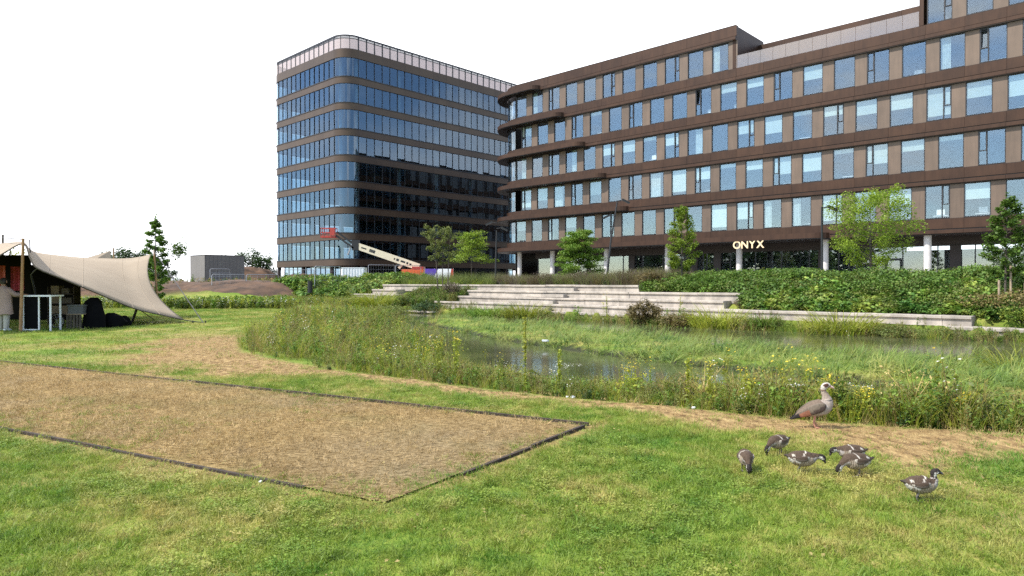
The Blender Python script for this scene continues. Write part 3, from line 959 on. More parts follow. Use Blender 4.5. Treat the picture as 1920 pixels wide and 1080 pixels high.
m.box(-0.02, lx - 0.05, 0.02, 0.05, 0.775, 0.80)
for x in (0.3, 1.1, 1.8, 2.4): m.box(x, x + 0.02, 0.025, 0.045, 0.80, 0.84)
m.build('mounting_rail', M['black'], sign)

# ------------------------------------------------------------------ corner tower
tower = empty('glass_tower', (-23.4, 95.0, 0), FRZ, 'bronze banded glass office tower with a rounded corner and a pale glazed roof screen', 'building')
TR, TWX, TDY = 2.45, 21.0, 47.0
ZK = [30.65 - 3.66 * k for k in range(8)]
GH = 2.58
MODL = (TWX - 2 * TR) / 12
NR = 24
MODR = 1.36
def tarc(off, n=10, a0=0.0, a1=90.0):      # front-right corner, from the left face round to the right face
    return [(-TR + (TR + off) * math.sin(R(a0 + (a1 - a0) * i / n)), TR - (TR + off) * math.cos(R(a0 + (a1 - a0) * i / n))) for i in range(n + 1)]
def tarcL(off, n=8):
    return [(-TWX + TR - (TR + off) * math.cos(R(90 * i / n)), TR - (TR + off) * math.sin(R(90 * i / n))) for i in range(n + 1)]
PL = MB().box(0.03, MODL - 0.03, 0.05, 0.06, 0.0, GH).mesh('window_pane', M['tglass'])
PRm = MB().box(-0.06, -0.05, 0.03, MODR - 0.03, 0.0, GH).mesh('window_pane', M['tglass'])
BPL = MB().box(0.006, 2 * MODL - 0.006, -0.06, 0.06, 0, 1).mesh('band_panel', M['tband'])
BPR = MB().box(-0.06, 0.06, 0.006, 2 * MODR - 0.006, 0, 1).mesh('band_panel', M['tband'])
levels = [(z, z + GH) for z in ZK]
bands = [(ZK[0] + GH + 0.02, 34.45)] + [(ZK[k] - 1.02, ZK[k] - 0.13) for k in range(8)]
YR1 = TR + NR * MODR
for (z0, z1) in levels:
    for k in range(12):
        o = link('window_pane', PL, tower, (-TWX + TR + k * MODL, 0, z0), (R(random.uniform(-.3, .3)), 0, R(random.uniform(-.3, .3))))
    for k in range(NR):
        o = link('window_pane', PRm, tower, (0, TR + k * MODR, z0), (0, R(random.uniform(-.3, .3)), R(random.uniform(-.3, .3))))
    MB().sweep(tarc(-0.05, 16), 0.012, z0, z1).build('curved_pane', M['tglass'], tower, smooth=False)
    MB().sweep(tarcL(-0.05, 12), 0.012, z0, z1).build('curved_pane', M['tglass'], tower, smooth=False)
    m = MB()
    for k in range(13): m.box(-TWX + TR + k * MODL - 0.019, -TWX + TR + k * MODL + 0.019, -0.03, 0.12, z0, z1)
    for k in range(NR + 1): m.box(-0.12, 0.03, TR + k * MODR - 0.02, TR + k * MODR + 0.02, z0, z1)
    for y in np.arange(TR, TDY, 2.7): m.box(-TWX - 0.02, -TWX + 0.12, y - 0.04, y + 0.04, z0, z1)
    tag(m.build('mullions', M['frame'], tower), kind='stuff')
    m = MB(); m.box(-TWX + .05, -TWX + .06, TR + .05, TDY, z0, z1); m.box(-TWX + TR, -.2, TDY - .06, TDY - .05, z0, z1); m.box(-.06, -.05, YR1 + .05, TDY, z0, z1)
    tag(m.build('rear_glazing', M['tglass'], tower), kind='stuff')
for (z0, z1) in bands:
    for k in range(6):
        o = link('band_panel', BPL, tower, (-TWX + TR + 2 * k * MODL, 0, z0)); o.scale = (1, 1, z1 - z0)
    for k in range(NR // 2):
        o = link('band_panel', BPR, tower, (0, TR + 2 * k * MODR, z0)); o.scale = (1, 1, z1 - z0)
    MB().sweep(tarc(0.06, 14), 0.12, z0, z1).build('corner_band', M['tband'], tower, smooth=True)
    MB().sweep(tarcL(0.06, 12), 0.12, z0, z1).build('corner_band', M['tband'], tower, smooth=True)
    m = MB(); m.box(-TWX - .06, -TWX + .06, TR + .01, TDY, z0, z1); m.box(-TWX + TR, -.2, TDY - .06, TDY + .06, z0, z1); m.box(-.06, .06, YR1 + .01, TDY, z0, z1)
    tag(m.build('rear_band', M['tband'], tower), kind='stuff')
# dark sill ledge under each run of glass
for z in ZK:
    m = MB()
    path = [(-TWX - .12, TDY), (-TWX - .12, TR)] + tarcL(0.12)[1:] + [(-TWX + TR, -.12)] + tarc(0.12)[0:] + [(.12, TDY)]
    m.sweep(path, 0.22, z - 0.125, z - 0.005)
    m.build('sill_ledge', M['frame'], tower)
# floors, ceiling, core, inner columns
m = MB()
pl = [(-TWX + .3, TDY - .3), (-TWX + .3, TR)] + tarcL(-0.3)[1:-1] + tarc(-0.3)[1:-1] + [(-.3, TR), (-.3, TDY - .3)]
for (z0, z1) in bands: m.prism(pl, z0 + 0.25, z1 - 0.02)
tag(m.build('floor_slab', M['ceiling'], tower), kind='stuff')
MB().box(-14.5, -6.5, 11, 40, PLZ, 33.4).build('core', M['room'], tower)
m = MB()
for (z0, z1) in levels:
    zb = z0 - 0.16
    for x in (-18.2, -11, -3.2): m.tube([(x, 1.6, zb), (x, 1.6, z1 + .2)], 0.3, 8)
    for y in np.arange(3.2, 45, 7.4): m.tube([(-1.5, y, zb), (-1.5, y, z1 + .2)], 0.32, 8)
    for y in np.arange(8, 45, 7.4): m.tube([(-19.3, y, zb), (-19.3, y, z1 + .2)], 0.3, 8)
tag(m.build('inner_columns', M['column'], tower), kind='stuff')
# ground floor
m = MB()
for k in range(12): m.box(-TWX + TR + k * MODL + .04, -TWX + TR + (k + 1) * MODL - .04, 1.0, 1.01, PLZ + .01, 4.0)
for k in range(NR): m.box(-1.01, -1.0, TR + k * MODR + .04, TR + (k + 1) * MODR - .04, PLZ + .01, 4.0)
tag(m.build('lobby_glazing', M['tglass'], tower), kind='stuff')
m = MB()
for k in range(13): m.box(-TWX + TR + k * MODL - .04, -TWX + TR + k * MODL + .04, .95, 1.08, PLZ + .01, 4.0)
for k in range(NR + 1): m.box(-1.08, -.95, TR + k * MODR - .04, TR + k * MODR + .04, PLZ + .01, 4.0)
tag(m.build('lobby_mullions', M['frame'], tower), kind='stuff')
for x, y in [(-19.5, .6), (-12, .6), (-4, .6)] + [(-.5, y) for y in np.arange(3.2, 35, 7.4)]:
    MB().tube([(x, y, PLZ + .004), (x, y, 4.1)], .3, 10).build('lobby_column', M['soffit'], tower)
# glazed roof screen
SPL_ = MB().box(0.04, MODL - 0.04, -0.01, 0.01, 0, 1.42).mesh('screen_panel', M['screen'])
SPR_ = MB().box(-0.01, 0.01, 0.04, MODR - 0.04, 0, 1.42).mesh('screen_panel', M['screen'])
zs0 = 34.5
for k in range(12): link('screen_panel', SPL_, tower, (-TWX + TR + k * MODL, 0, zs0))
for k in range(NR): link('screen_panel', SPR_, tower, (0, TR + k * MODR, zs0))
for a0, a1 in ((1, 29), (31, 59), (61, 89)):
    MB().sweep(tarc(0.0, 5, a0, a1), 0.02, zs0, zs0 + 1.42).build('screen_panel', M['screen'], tower)
    MB().sweep([(-TWX - p[0], p[1]) for p in tarc(0.0, 5, a0, a1)], 0.02, zs0, zs0 + 1.42).build('screen_panel', M['screen'], tower)
m = MB()
path = [(-TWX, TDY), (-TWX, TR)] + tarcL(0.0)[1:] + tarc(0.0) + [(0, TDY)]
for z0, z1 in ((34.455, 34.495), (35.90, 36.02), (36.24, 36.44)): m.sweep([(p[0], p[1]) for p in offset_path(path, -0.03)], 0.08, z0, z1)
for k in range(13): m.box(-TWX + TR + k * MODL - .075, -TWX + TR + k * MODL + .075, -.05, .08, 34.50, 36.298)
for k in range(NR + 8): m.box(-.08, .05, TR + k * MODR - .075, TR + k * MODR + .075, 34.50, 36.298)
for z in (36.07, 36.14, 36.21): m.sweep(offset_path(path, -0.02), 0.05, z, z + 0.04)
for k in range(12): m.box(-TWX - .05, -TWX + .08, TR + k * 2.7 - .03, TR + k * 2.7 + .03, 34.50, 36.298)
for a in (30, 60): 
    x, y = tarc(0.0, 3)[a // 30]; m.box(x - .03, x + .03, y - .03, y + .03, 34.5, 36.298)
tag(m.build('screen_frame', M['frame'], tower), kind='stuff')

# ================================================================== vegetation
def blades(n, h, spread, w, bend, seg=3, seed=0, hvar=0.4, lean=0.25):
    """a tuft of curved tapering blades -> quads (N*seg)"""
    r = np.random.RandomState(seed)
    V, F = [], []
    for i in range(n):
        a = r.rand() * 6.283; rad = spread * math.sqrt(r.rand())
        bx, by = rad * math.cos(a), rad * math.sin(a)
        d = a + r.randn() * 0.6
        dx, dy = math.cos(d), math.sin(d)
        H = h * (1 - hvar + 2 * hvar * r.rand() * 0.75)
        bn = bend * (0.4 + r.rand()); ln = lean * r.rand()
        yaw = r.rand() * 6.283
        sx, sy = math.cos(yaw), math.sin(yaw)
        base = len(V)
        for k in range(seg + 1):
            t = k / seg
            ang = (ln + bn * t)
            z = H * t * math.cos(min(ang, 1.5) * 0.9)
            o = H * t * math.sin(min(ang, 1.9)) * 0.9
            ww = w * (1 - t * 0.85) / 2
            cx, cy = bx + dx * o, by + dy * o
            V += [(cx - sx * ww, cy - sy * ww, z), (cx + sx * ww, cy + sy * ww, z)]
        for k in range(seg):
            b = base + 2 * k
            F.append((b, b + 1, b + 3, b + 2))
    return np.array(V), np.array(F)

def leaf_quads(C, size, r, up=0.5, flat=0.35, svar=0.4):
    """diamond leaves, slightly folded, at centres C"""
    n = len(C)
    N = r.randn(n, 3); N[:, 2] = np.abs(N[:, 2]) * (1 + up * 2) + up
    N /= np.linalg.norm(N, axis=1)[:, None]
    A = r.randn(n, 3); A -= N * (A * N).sum(1)[:, None]; A /= np.linalg.norm(A, axis=1)[:, None]
    B = np.cross(N, A)
    s = (size * (1 - svar + 2 * svar * r.rand(n)))[:, None]
    fold = N * s * 0.12
    V = np.stack([C - A * s * 0.5, C + B * s * flat + fold, C + A * s * 0.5, C - B * s * flat + fold], 1).reshape(-1, 3)
    F = np.arange(n * 4).reshape(n, 4)
    return V, F

def joinVF(parts):
    V, F, o = [], [], 0
    for v, f in parts:
        V.append(v); F.append(f + o); o += len(v)
    return np.concatenate(V), np.concatenate(F)

def stem(p0, p1, w, seed=0):
    """thin crossed strips as a plant stem"""
    p0, p1 = np.array(p0, float), np.array(p1, float)
    d = p1 - p0
    a = np.array([1.0, 0, 0]) * w / 2; b = np.array([0, 1.0, 0]) * w / 2
    V = np.array([p0 - a, p0 + a, p1 + a * .5, p1 - a * .5, p0 - b, p0 + b, p1 + b * .5, p1 - b * .5])
    return V, np.array([[0, 1, 2, 3], [4, 5, 6, 7]])

SRC = {}
def src(name, V, F, mats, midx=None):
    me = np_mesh(name, V, F, mats)
    if midx is not None: me.polygons.foreach_set('material_index', np.asarray(midx, np.int32))
    o = bpy.data.objects.new(name, me)
    SRC[name] = o
    return o

def herb(n, h, w, seed, leaf, mat, stems=5, smat=None, flower=None, fn=0, fsize=0.02, top=0.25):
    """leafy herb: stems with small leaves, optional flower heads"""
    r = np.random.RandomState(seed)
    P, mi = [], []
    for i in range(stems):
        a = r.rand() * 6.28; tp = (math.cos(a) * w * r.rand(), math.sin(a) * w * r.rand(), h * (0.65 + 0.4 * r.rand()))
        bp = (tp[0] * .3, tp[1] * .3, 0)
        v, f = stem(bp, tp, 0.007); P.append((v, f)); mi += [1] * len(f)
        k = n // stems
        t = r.rand(k) ** 0.8
        C = np.array(bp)[None] * (1 - t[:, None]) + np.array(tp)[None] * t[:, None] + r.randn(k, 3) * np.array([w, w, .03]) * 0.28 * (1 - 0.6 * t[:, None])
        v, f = leaf_quads(C, leaf, r, 0.4, 0.28); P.append((v, f)); mi += [0] * len(f)
        if flower:
            kk = max(1, fn // stems)
            C = np.array(tp)[None] + r.randn(kk, 3) * np.array([.05, .05, .03]) * (top / .25)
            v, f = leaf_quads(C, fsize, r, 1.5, 0.5); P.append((v, f)); mi += [2] * len(f)
    V, F = joinVF(P)
    return src('herb_source', V, F, [mat, smat or M['v_dry']] + ([flower] if flower else []), mi)

def scatter(name, pts, sources, scale, label=None, tilt=0.15, seed=0, parent=None, lean=None):
    """ground cover nobody could count: copies of a few tufts on many points (geometry nodes)"""
    r = np.random.RandomState(seed)
    pts = np.asarray(pts, np.float32)
    n = len(pts)
    me = bpy.data.meshes.new(name)
    me.vertices.add(n); me.vertices.foreach_set('co', pts.ravel())
    rot = np.stack([r.randn(n) * tilt, r.randn(n) * tilt, r.rand(n) * 6.283], 1)
    if lean is not None:
        rot[:, 0] = lean[0] + r.randn(n) * tilt; rot[:, 1] = 0; rot[:, 2] = lean[1] + r.randn(n) * lean[2]
    lo, hi = scale if not hasattr(scale, 'ndim') else (None, None)
    sc = lo + (hi - lo) * r.rand(n) if lo is not None else scale
    a = me.attributes.new('rot', 'FLOAT_VECTOR', 'POINT'); a.data.foreach_set('vector', rot.astype(np.float32).ravel())
    a = me.attributes.new('scl', 'FLOAT', 'POINT'); a.data.foreach_set('value', np.asarray(sc, np.float32))
    a = me.attributes.new('pick', 'INT', 'POINT'); a.data.foreach_set('value', r.randint(0, len(sources), n).astype(np.int32))
    o = link(name, me, parent)
    tag(o, label, None, None, 'stuff')
    ng = bpy.data.node_groups.new(name + '_nodes', 'GeometryNodeTree')
    ng.interface.new_socket('Geometry', in_out='INPUT', socket_type='NodeSocketGeometry')
    ng.interface.new_socket('Geometry', in_out='OUTPUT', socket_type='NodeSocketGeometry')
    N, L = ng.nodes, ng.links
    gi, go = N.new('NodeGroupInput'), N.new('NodeGroupOutput')
    m2p = N.new('GeometryNodeMeshToPoints')
    iop = N.new('GeometryNodeInstanceOnPoints')
    L.new(gi.outputs[0], m2p.inputs[0]); L.new(m2p.outputs[0], iop.inputs['Points'])
    gt = N.new('GeometryNodeGeometryToInstance')
    for so_ in sources:
        oi = N.new('GeometryNodeObjectInfo'); oi.inputs['Object'].default_value = so_
        oi.inputs['As Instance'].default_value = False
        g1 = N.new('GeometryNodeGeometryToInstance')
        L.new(oi.outputs['Geometry'], g1.inputs[0])
        if so_ is sources[0]: jn = N.new('GeometryNodeJoinGeometry')
        L.new(g1.outputs[0], jn.inputs[0])
    N.remove(gt)
    L.new(jn.outputs[0], iop.inputs['Instance'])
    iop.inputs['Pick Instance'].default_value = True
    def attr(nm, ty):
        x = N.new('GeometryNodeInputNamedAttribute'); x.data_type = ty; x.inputs['Name'].default_value = nm
        return [q for q in x.outputs if q.enabled and q.name == 'Attribute'][0]
    L.new(attr('pick', 'INT'), iop.inputs['Instance Index'])
    e2r = N.new('FunctionNodeEulerToRotation')
    L.new(attr('rot', 'FLOAT_VECTOR'), e2r.inputs[0]); L.new(e2r.outputs[0], iop.inputs['Rotation'])
    L.new(attr('scl', 'FLOAT'), iop.inputs['Scale'])
    L.new(iop.outputs[0], go.inputs[0])
    md = o.modifiers.new('scatter', 'NODES'); md.node_group = ng
    return o

def rand_pts(n, box, mask, seed, dz=0.0):
    r = np.random.RandomState(seed)
    X = r.uniform(box[0], box[1], n); Y = r.uniform(box[2], box[3], n)
    k = mask(X, Y, r.rand(n))
    X, Y = X[k], Y[k]
    return np.stack([X, Y, height(X, Y) + dz], 1)

def in_view(X, Y, mrg=1.12):
    return (np.abs(X) < 0.75 * Y * mrg + 0.8)

# ---- lawn blades
lawn_src = [src('grass_source', *blades(46, 0.050, 0.11, 0.0065, 0.9, 2, 30 + i, 0.5, 0.7), M['v_lawn']) for i in range(3)]
def lawn_mask(X, Y, u):
    ok = in_view(X, Y) & ~inside(X, Y, bank_poly) & ~inside(X, Y, court)
    dC = seg_dist(X, Y, court, True)
    ok &= (dC > 0.07) | ((dC > 0.0) & (np.hypot(X + .75, Y - 5.3) < .75))
    dr = dryness(X, Y)
    dens = np.clip(1.0 - 0.95 * dr, 0, 1)
    return ok & (u < dens)
near = rand_pts(75000, (-12, 11, 3.0, 13.5), lawn_mask, 1, -0.004)
r0 = np.random.RandomState(5)
keep = r0.rand(len(near)) < np.clip(1.15 - (near[:, 1] - 4) * 0.065, 0.3, 1)
scatter('lawn_grass', near[keep], lawn_src, (0.55, 1.15), 'short mown green and yellowish lawn grass', 0.25, 2)
lawn_far = [src('grass_source', *blades(40, 0.07, 0.26, 0.016, 0.9, 1, 40 + i, 0.5, 0.6), M['v_lawn']) for i in range(2)]
farp = rand_pts(26000, (-30, 4, 12.5, 42), lawn_mask, 3, -0.004)
scatter('lawn_grass', farp, lawn_far, (0.5, 1.0), 'short lawn grass towards the tent', 0.15, 4)
# lawn grass creeping over the edge of the court, and green tufts inside it
def creep(X, Y, u):
    dC = seg_dist(X, Y, court, True); q = vnoise(X, Y, 1.3, 190) * .6 + vnoise(X, Y, 4.0, 191) * .4
    corner = np.exp(-((X + .5) ** 2 + (Y - 5.4) ** 2) / .9)
    dens = .75 * (1 - sm(dC, .02, .22 + .75 * corner)) * sm(q, .34, .56) + .55 * sm(vnoise(X, Y, .55, 192) * .7 + q * .3, .56, .75)
    return inside(X, Y, court) & in_view(X, Y) & (u < dens)
crp = rand_pts(26000, (-14, 1, 4.6, 15.6), creep, 193)
crp[:, 2] = .004
scatter('creeping_grass', crp, lawn_src, (0.35, 0.8), 'thin green grass growing into the court', .3, 194)
# dry clippings on the worn strip and straw on the court
straw_src = [src('straw_source', *blades(30, 0.060, 0.12, 0.0055, 1.1, 2, 50 + i, 0.6, 1.3), M['v_straw']) for i in range(2)]
cpts = rand_pts(30000, (-14, 1, 4.6, 15.6), lambda X, Y, u: inside(X, Y, court) & in_view(X, Y) & (u < .62 + .38 * sm(np.hypot(X + .7, Y - 6.3) + 1.2 * (vnoise(X, Y, 1.2, 220) - .5), .6, 2.0)) & (seg_dist(X, Y, court, True) > 0.06) & (u < np.clip(1.2 - (Y - 5) * 0.08, .35, 1)), 7)
cpts[:, 2] = 0.004
scatter('court_straw', cpts, straw_src, (0.45, 1.0), 'short dry straw-coloured grass on the court', 0.5, 8)
dpts = rand_pts(40000, (-12, 9, 3.5, 20), lambda X, Y, u: in_view(X, Y) & ~inside(X, Y, bank_poly) & ~inside(X, Y, court) & (u < dryness(X, Y) * 0.55), 9)
scatter('dry_clippings', dpts, straw_src, (0.35, 0.9), 'dry cut grass along the pond bank', 0.5, 10)

clover = []
for i in range(2):
    r = np.random.RandomState(160 + i); n_ = 40
    a = r.rand(n_) * 6.28; rad = np.sqrt(r.rand(n_)) * .09
    C = np.stack([np.cos(a) * rad, np.sin(a) * rad, .022 + .02 * r.rand(n_)], 1)
    clover.append(src('clover_source', *leaf_quads(C, .014, r, 2.5, .5), M['v_lawn']))
cvp = rand_pts(9000, (-8, 9, 3.2, 11), lambda X, Y, u: lawn_mask(X, Y, u) & (vnoise(X, Y, .8, 170) > .62), 171)
scatter('clover_patches', cvp, clover, (.7, 1.3), 'patches of brighter green clover in the lawn', .15, 172)
r = np.random.RandomState(175)
leafy = src('fallen_leaf_source', *leaf_quads(np.array([[0, 0, .012], [.05, .03, .014], [-.04, .05, .012]]), .024, r, 2.0, .4), M['v_dry'])
flp = rand_pts(700, (-9, 9, 3.2, 14), lambda X, Y, u: in_view(X, Y) & ~inside(X, Y, bank_poly), 176, .012)
scatter('fallen_leaves', flp, [leafy], (.5, 1.1), 'dry leaf fragments lying in the grass', .3, 177)

# ---- bank of reeds, grasses and wild flowers
tall_green = [src('tall_grass_source', *blades(16, 0.46, 0.10, 0.010, 0.55, 4, 60 + i, 0.45, 0.3), M['v_green']) for i in range(2)]
tall_yell = [src('tall_grass_source', *blades(14, 0.50, 0.09, 0.009, 0.6, 4, 64 + i, 0.45, 0.3), M['v_yellow']) for i in range(2)]
tall_dry = [src('tall_grass_source', *blades(12, 0.50, 0.08, 0.007, 0.35, 4, 68 + i, 0.45, 0.3), M['v_dry']) for i in range(2)]
herb_ol = [herb(70, 0.42, 0.13, 70 + i, 0.042, M['v_olive']) for i in range(2)]
herb_gr = [herb(80, 0.36, 0.15, 74 + i, 0.050, M['v_green'], 6, M['v_green']) for i in range(2)]
herb_dk = [herb(90, 0.30, 0.16, 77 + i, 0.055, M['v_dark'], 6, M['v_olive']) for i in range(1)]
herb_yf = [herb(46, 0.58, 0.11, 80 + i, 0.036, M['v_yellow'], 4, M['v_yellow'], M['f_yellow'], 18, 0.020) for i in range(2)]
herb_wf = [herb(40, 0.50, 0.10, 84 + i, 0.034, M['v_olive'], 4, M['v_dry'], M['f_white'], 12, 0.024, .18) for i in range(1)]
herb_br = [herb(60, 0.44, 0.10, 87 + i, 0.030, M['v_rust'], 6, M['v_dry']) for i in range(1)]

def bank_mask(X, Y, u):
    inb = inside(X, Y, bank_poly)
    inw = inside(X, Y, water_poly)
    dW = seg_dist(X, Y, water_poly, True)
    s, d = sd_frame(X, Y)
    return inb & in_view(X, Y) & (~inw | (dW < 0.3) | ((dW < 2.0) & (Y > 12.5) & (u < .42 * (vnoise(X, Y, .7, 200) > .42)))) & (d > 31) & (Y < 40)
bp = rand_pts(42000, (-16, 14, 5, 40), lambda X, Y, u: bank_mask(X, Y, u) & (u < np.clip(1.5 - Y * 0.052, 0.17, 1)), 20, -0.02)
bp2 = rand_pts(10000, (-3, 12, 5, 14), lambda X, Y, u: bank_mask(X, Y, u), 24, -0.02)
bp = np.concatenate([bp, bp2])
rb = np.random.RandomState(21)
n1 = vnoise(bp[:, 0], bp[:, 1], 0.55, 31); n2 = vnoise(bp[:, 0], bp[:, 1], 0.9, 32); u = rb.rand(len(bp))
left = sm(-bp[:, 0], 3.0, 5.5) * sm(bp[:, 1], 12, 15)
dBk = seg_dist(bp[:, 0], bp[:, 1], bank_all)
w_dry = 0.36 + 0.22 * sm(bp[:, 0], 0, 2) + 0.35 * (n1 > 0.52) + 0.65 * left * (dBk < 3.0)
w_yel = 0.38 + 0.3 * (n2 > 0.55) + 0.15 * left
w_dkg = 0.15 + 0.25 * (n1 < 0.4)
sel = np.full(len(bp), 0)
sel = np.where(u < w_dry * 0.55, 1, sel)
sel = np.where((u >= w_dry * 0.55) & (u < w_dry * 0.55 + w_yel * 0.8), 2, sel)
sel = np.where((u >= 0.62) & (u < 0.62 + 0.16), 3, sel)
sel = np.where((u >= 0.78) & (u < 0.90), 4, sel)
sel = np.where((u >= 0.90) & (u < 0.912 + 0.012 * (n2 > .5)), 5, sel)
sel = np.where((u >= 0.935) & (u < 0.965), 6, sel)
sel = np.where((u >= 0.965) & (u < 0.970), 7, sel)
edge = np.clip(0.45 + dBk / 0.9, 0.45, 1.0) * (0.80 + 0.55 * vnoise(bp[:, 0], bp[:, 1], 0.8, 33))
grow = (0.80 + 0.42 * sm(bp[:, 0], 0.8, 4) - 0.05 * sm(bp[:, 1], 10.5, 12) + 0.50 * sm(bp[:, 1], 13.5, 17) + 0.25 * sm(bp[:, 1], 18, 30)) * edge
def bank_scatter(name, k, sources, lo, hi, label, seed):
    q = sel == k
    r = np.random.RandomState(seed)
    scatter(name, bp[q], sources, (lo + (hi - lo) * r.rand(q.sum())) * grow[q], label, 0.14, seed)
bank_scatter('bank_grass', 0, tall_green + herb_gr, 0.6, 1.1, 'long fresh green grass on the pond bank', 22)
bank_scatter('bank_dry_grass', 1, tall_dry + tall_dry[:1] + tall_yell[:1], 0.6, 1.1, 'dry straw and rust coloured stems on the pond bank', 23)
bank_scatter('bank_yellow_grass', 2, tall_yell + herb_ol, 0.6, 1.1, 'yellowish grass on the pond bank', 24)
bank_scatter('bank_herbs', 3, herb_ol + herb_gr, 0.7, 1.2, 'low leafy herbs on the pond bank', 25)
bank_scatter('bank_dark_herbs', 4, herb_dk + herb_gr, 0.6, 1.1, 'dark leafy herbs low on the pond bank', 26)
bank_scatter('bank_yellow_flowers', 5, herb_yf, 0.8, 1.25, 'yellow wild flowers scattered on the pond bank', 27)
bank_scatter('bank_brown_herbs', 6, herb_br, 0.8, 1.25, 'brown seeding herbs on the pond bank', 28)
bank_scatter('bank_white_flowers', 7, herb_wf, 0.85, 1.3, 'white wild flowers scattered on the pond bank', 29)

# ---- sedge island lying in the water
sedge = [src('sedge_source', *blades(40, 0.34, 0.24, 0.016, 1.5, 4, 90 + i, 0.4, 0.8), M['v_mat']) for i in range(3)]
ip = rand_pts(9000, (-6, 16, 7, 40), lambda X, Y, u: inside(X, Y, isl_poly) & in_view(X, Y) & (u < np.clip(1.3 - Y * 0.03, 0.35, 1)), 35, -0.03)
hv = 0.7 + 0.9 * vnoise(ip[:, 0], ip[:, 1], 0.9, 36)
scatter('matted_sedge', ip, sedge, hv * 0.85, 'matted green sedge lying over the low island in the pond', 0.2, 37, lean=(0.55, -0.6, 0.5))

# ---- planted toe in front of the steps and the left planting beds
def frame_pts(n, s0, s1, d0, d1, seed, dz=0.0, dens=None):
    r = np.random.RandomState(seed)
    s = r.uniform(s0, s1, n); d = r.uniform(d0, d1, n)
    X = LX + s * UX + d * NX; Y = LY + s * UY + d * NY
    k = in_view(X, Y, 1.2)
    if dens is not None: k &= dens(s, d, r.rand(n))
    X, Y = X[k], Y[k]
    return np.stack([X, Y, height(X, Y) + dz], 1)
toe = frame_pts(2600, 16, 62, 30.15, 32.1, 40, -0.02, lambda s, d, u: u < 0.35 + 0.65 * (vnoise(s, d * 1.5, 0.35, 41) > 0.45))
tn = vnoise(toe[:, 0], toe[:, 1], 0.35, 42)
scatter('waterside_rust_plants', toe[tn < 0.45], herb_br + herb_ol, (0.8, 1.35), 'rusty brown and olive plants at the foot of the concrete steps', 0.12, 43)
scatter('waterside_grass', toe[(tn >= 0.45) & (tn < 0.62)], tall_green + tall_yell, (0.6, 1.0), 'green waterside grass at the foot of the concrete steps', 0.15, 44)
scatter('waterside_herbs', toe[tn >= 0.62], herb_gr + herb_ol + tall_dry, (0.7, 1.2), 'mixed herbs at the foot of the concrete steps', 0.15, 45)
bed = frame_pts(900, 5.5, 20, 30.2, 34.5, 46, -0.02)
scatter('marsh_plants', bed, herb_gr + herb_ol + tall_yell, (0.9, 1.6), 'green and yellowish marsh plants left of the pond below the steps', 0.15, 47)
bed2 = frame_pts(1100, s_at(745, 29), s_at(868, 28), 26.9, 31.0, 48, 0.12)
scatter('bed_plants', bed2, herb_dk + herb_ol + herb_gr, (1.0, 1.7), 'dark shrubby plants in the bed between the concrete steps', 0.15, 49)

# ---- leafy ground cover on the slope right of the steps
ivy_src = []
for i in range(3):
    r = np.random.RandomState(100 + i)
    a = r.rand(90) * 6.28; rad = np.sqrt(r.rand(90)) * 0.34
    C = np.stack([np.cos(a) * rad, np.sin(a) * rad, 0.10 + 0.20 * r.rand(90) * (1 - rad / .5)], 1)
    ivy_src.append(src('leaf_mat_source', *leaf_quads(C, 0.115, r, 0.7, 0.38), M['v_ivy']))
def ivy_d(s, d, u):
    top = np.where(s > s_at(1390, 28), 28.3, 26.7)
    return d < top
iv = frame_pts(9000, s_at(1200, 27), 64, 21.0, 28.3, 50, 0.05, ivy_d)
si, di = sd_frame(iv[:, 0], iv[:, 1])
iv[:, 2] += (0.05 + 0.22 * vnoise(si, di, 0.5, 51)) * sm(di, 28.4, 26.6) - 0.05 * sm(di, 25, 22)
for i, (cnt, lf) in enumerate(((150, .06), (60, .16))):
    r = np.random.RandomState(120 + i)
    a = r.rand(cnt) * 6.28; rad = np.sqrt(r.rand(cnt)) * 0.34
    C = np.stack([np.cos(a) * rad, np.sin(a) * rad, 0.06 + 0.34 * r.rand(cnt) ** 1.5], 1)
    ivy_src.append(src('leaf_mat_source', *leaf_quads(C, lf, r, 0.6, 0.38), M['v_ivy'] if i else M['v_olive']))
ivn = vnoise(si, di * 1.6, 0.28, 180) * .65 + vnoise(si, di, 1.1, 181) * .35
mid_src = []
for i, (cnt, lf, mk) in enumerate(((110, .075, 'v_mid'), (80, .10, 'v_mid'), (70, .06, 'v_olive'))):
    r = np.random.RandomState(130 + i)
    a = r.rand(cnt) * 6.28; rad = np.sqrt(r.rand(cnt)) * 0.3
    C = np.stack([np.cos(a) * rad, np.sin(a) * rad, 0.04 + 0.42 * r.rand(cnt) ** 1.3], 1)
    mid_src.append(src('leaf_mat_source', *leaf_quads(C, lf, r, 0.5, 0.34), M[mk]))
kk = ivn > .47
scatter('slope_ground_cover', iv[kk], ivy_src, (0.7, 1.3), 'dense green leafy ground cover on the slope right of the concrete steps', 0.3, 52)
scatter('slope_shrubby_cover', iv[~kk], mid_src, (0.7, 1.5), 'darker small-leaved ground cover growing through the slope planting', 0.25, 58)
iv2 = frame_pts(1500, s_at(1180, 26), 64, 24, 27.5, 53, 0.02, lambda s, d, u: (d < 26.5))
scatter('slope_herbs', iv2, [herb(70, 0.5, 0.16, 140, 0.06, M['v_ivy'], 6, M['v_green'], M['f_yellow'], 6, 0.03), herb(60, 0.45, 0.16, 141, 0.06, M['v_yellow'], 6, M['v_green'])], (0.7, 1.1), 'taller leafy stems growing through the slope planting', 0.15, 54)
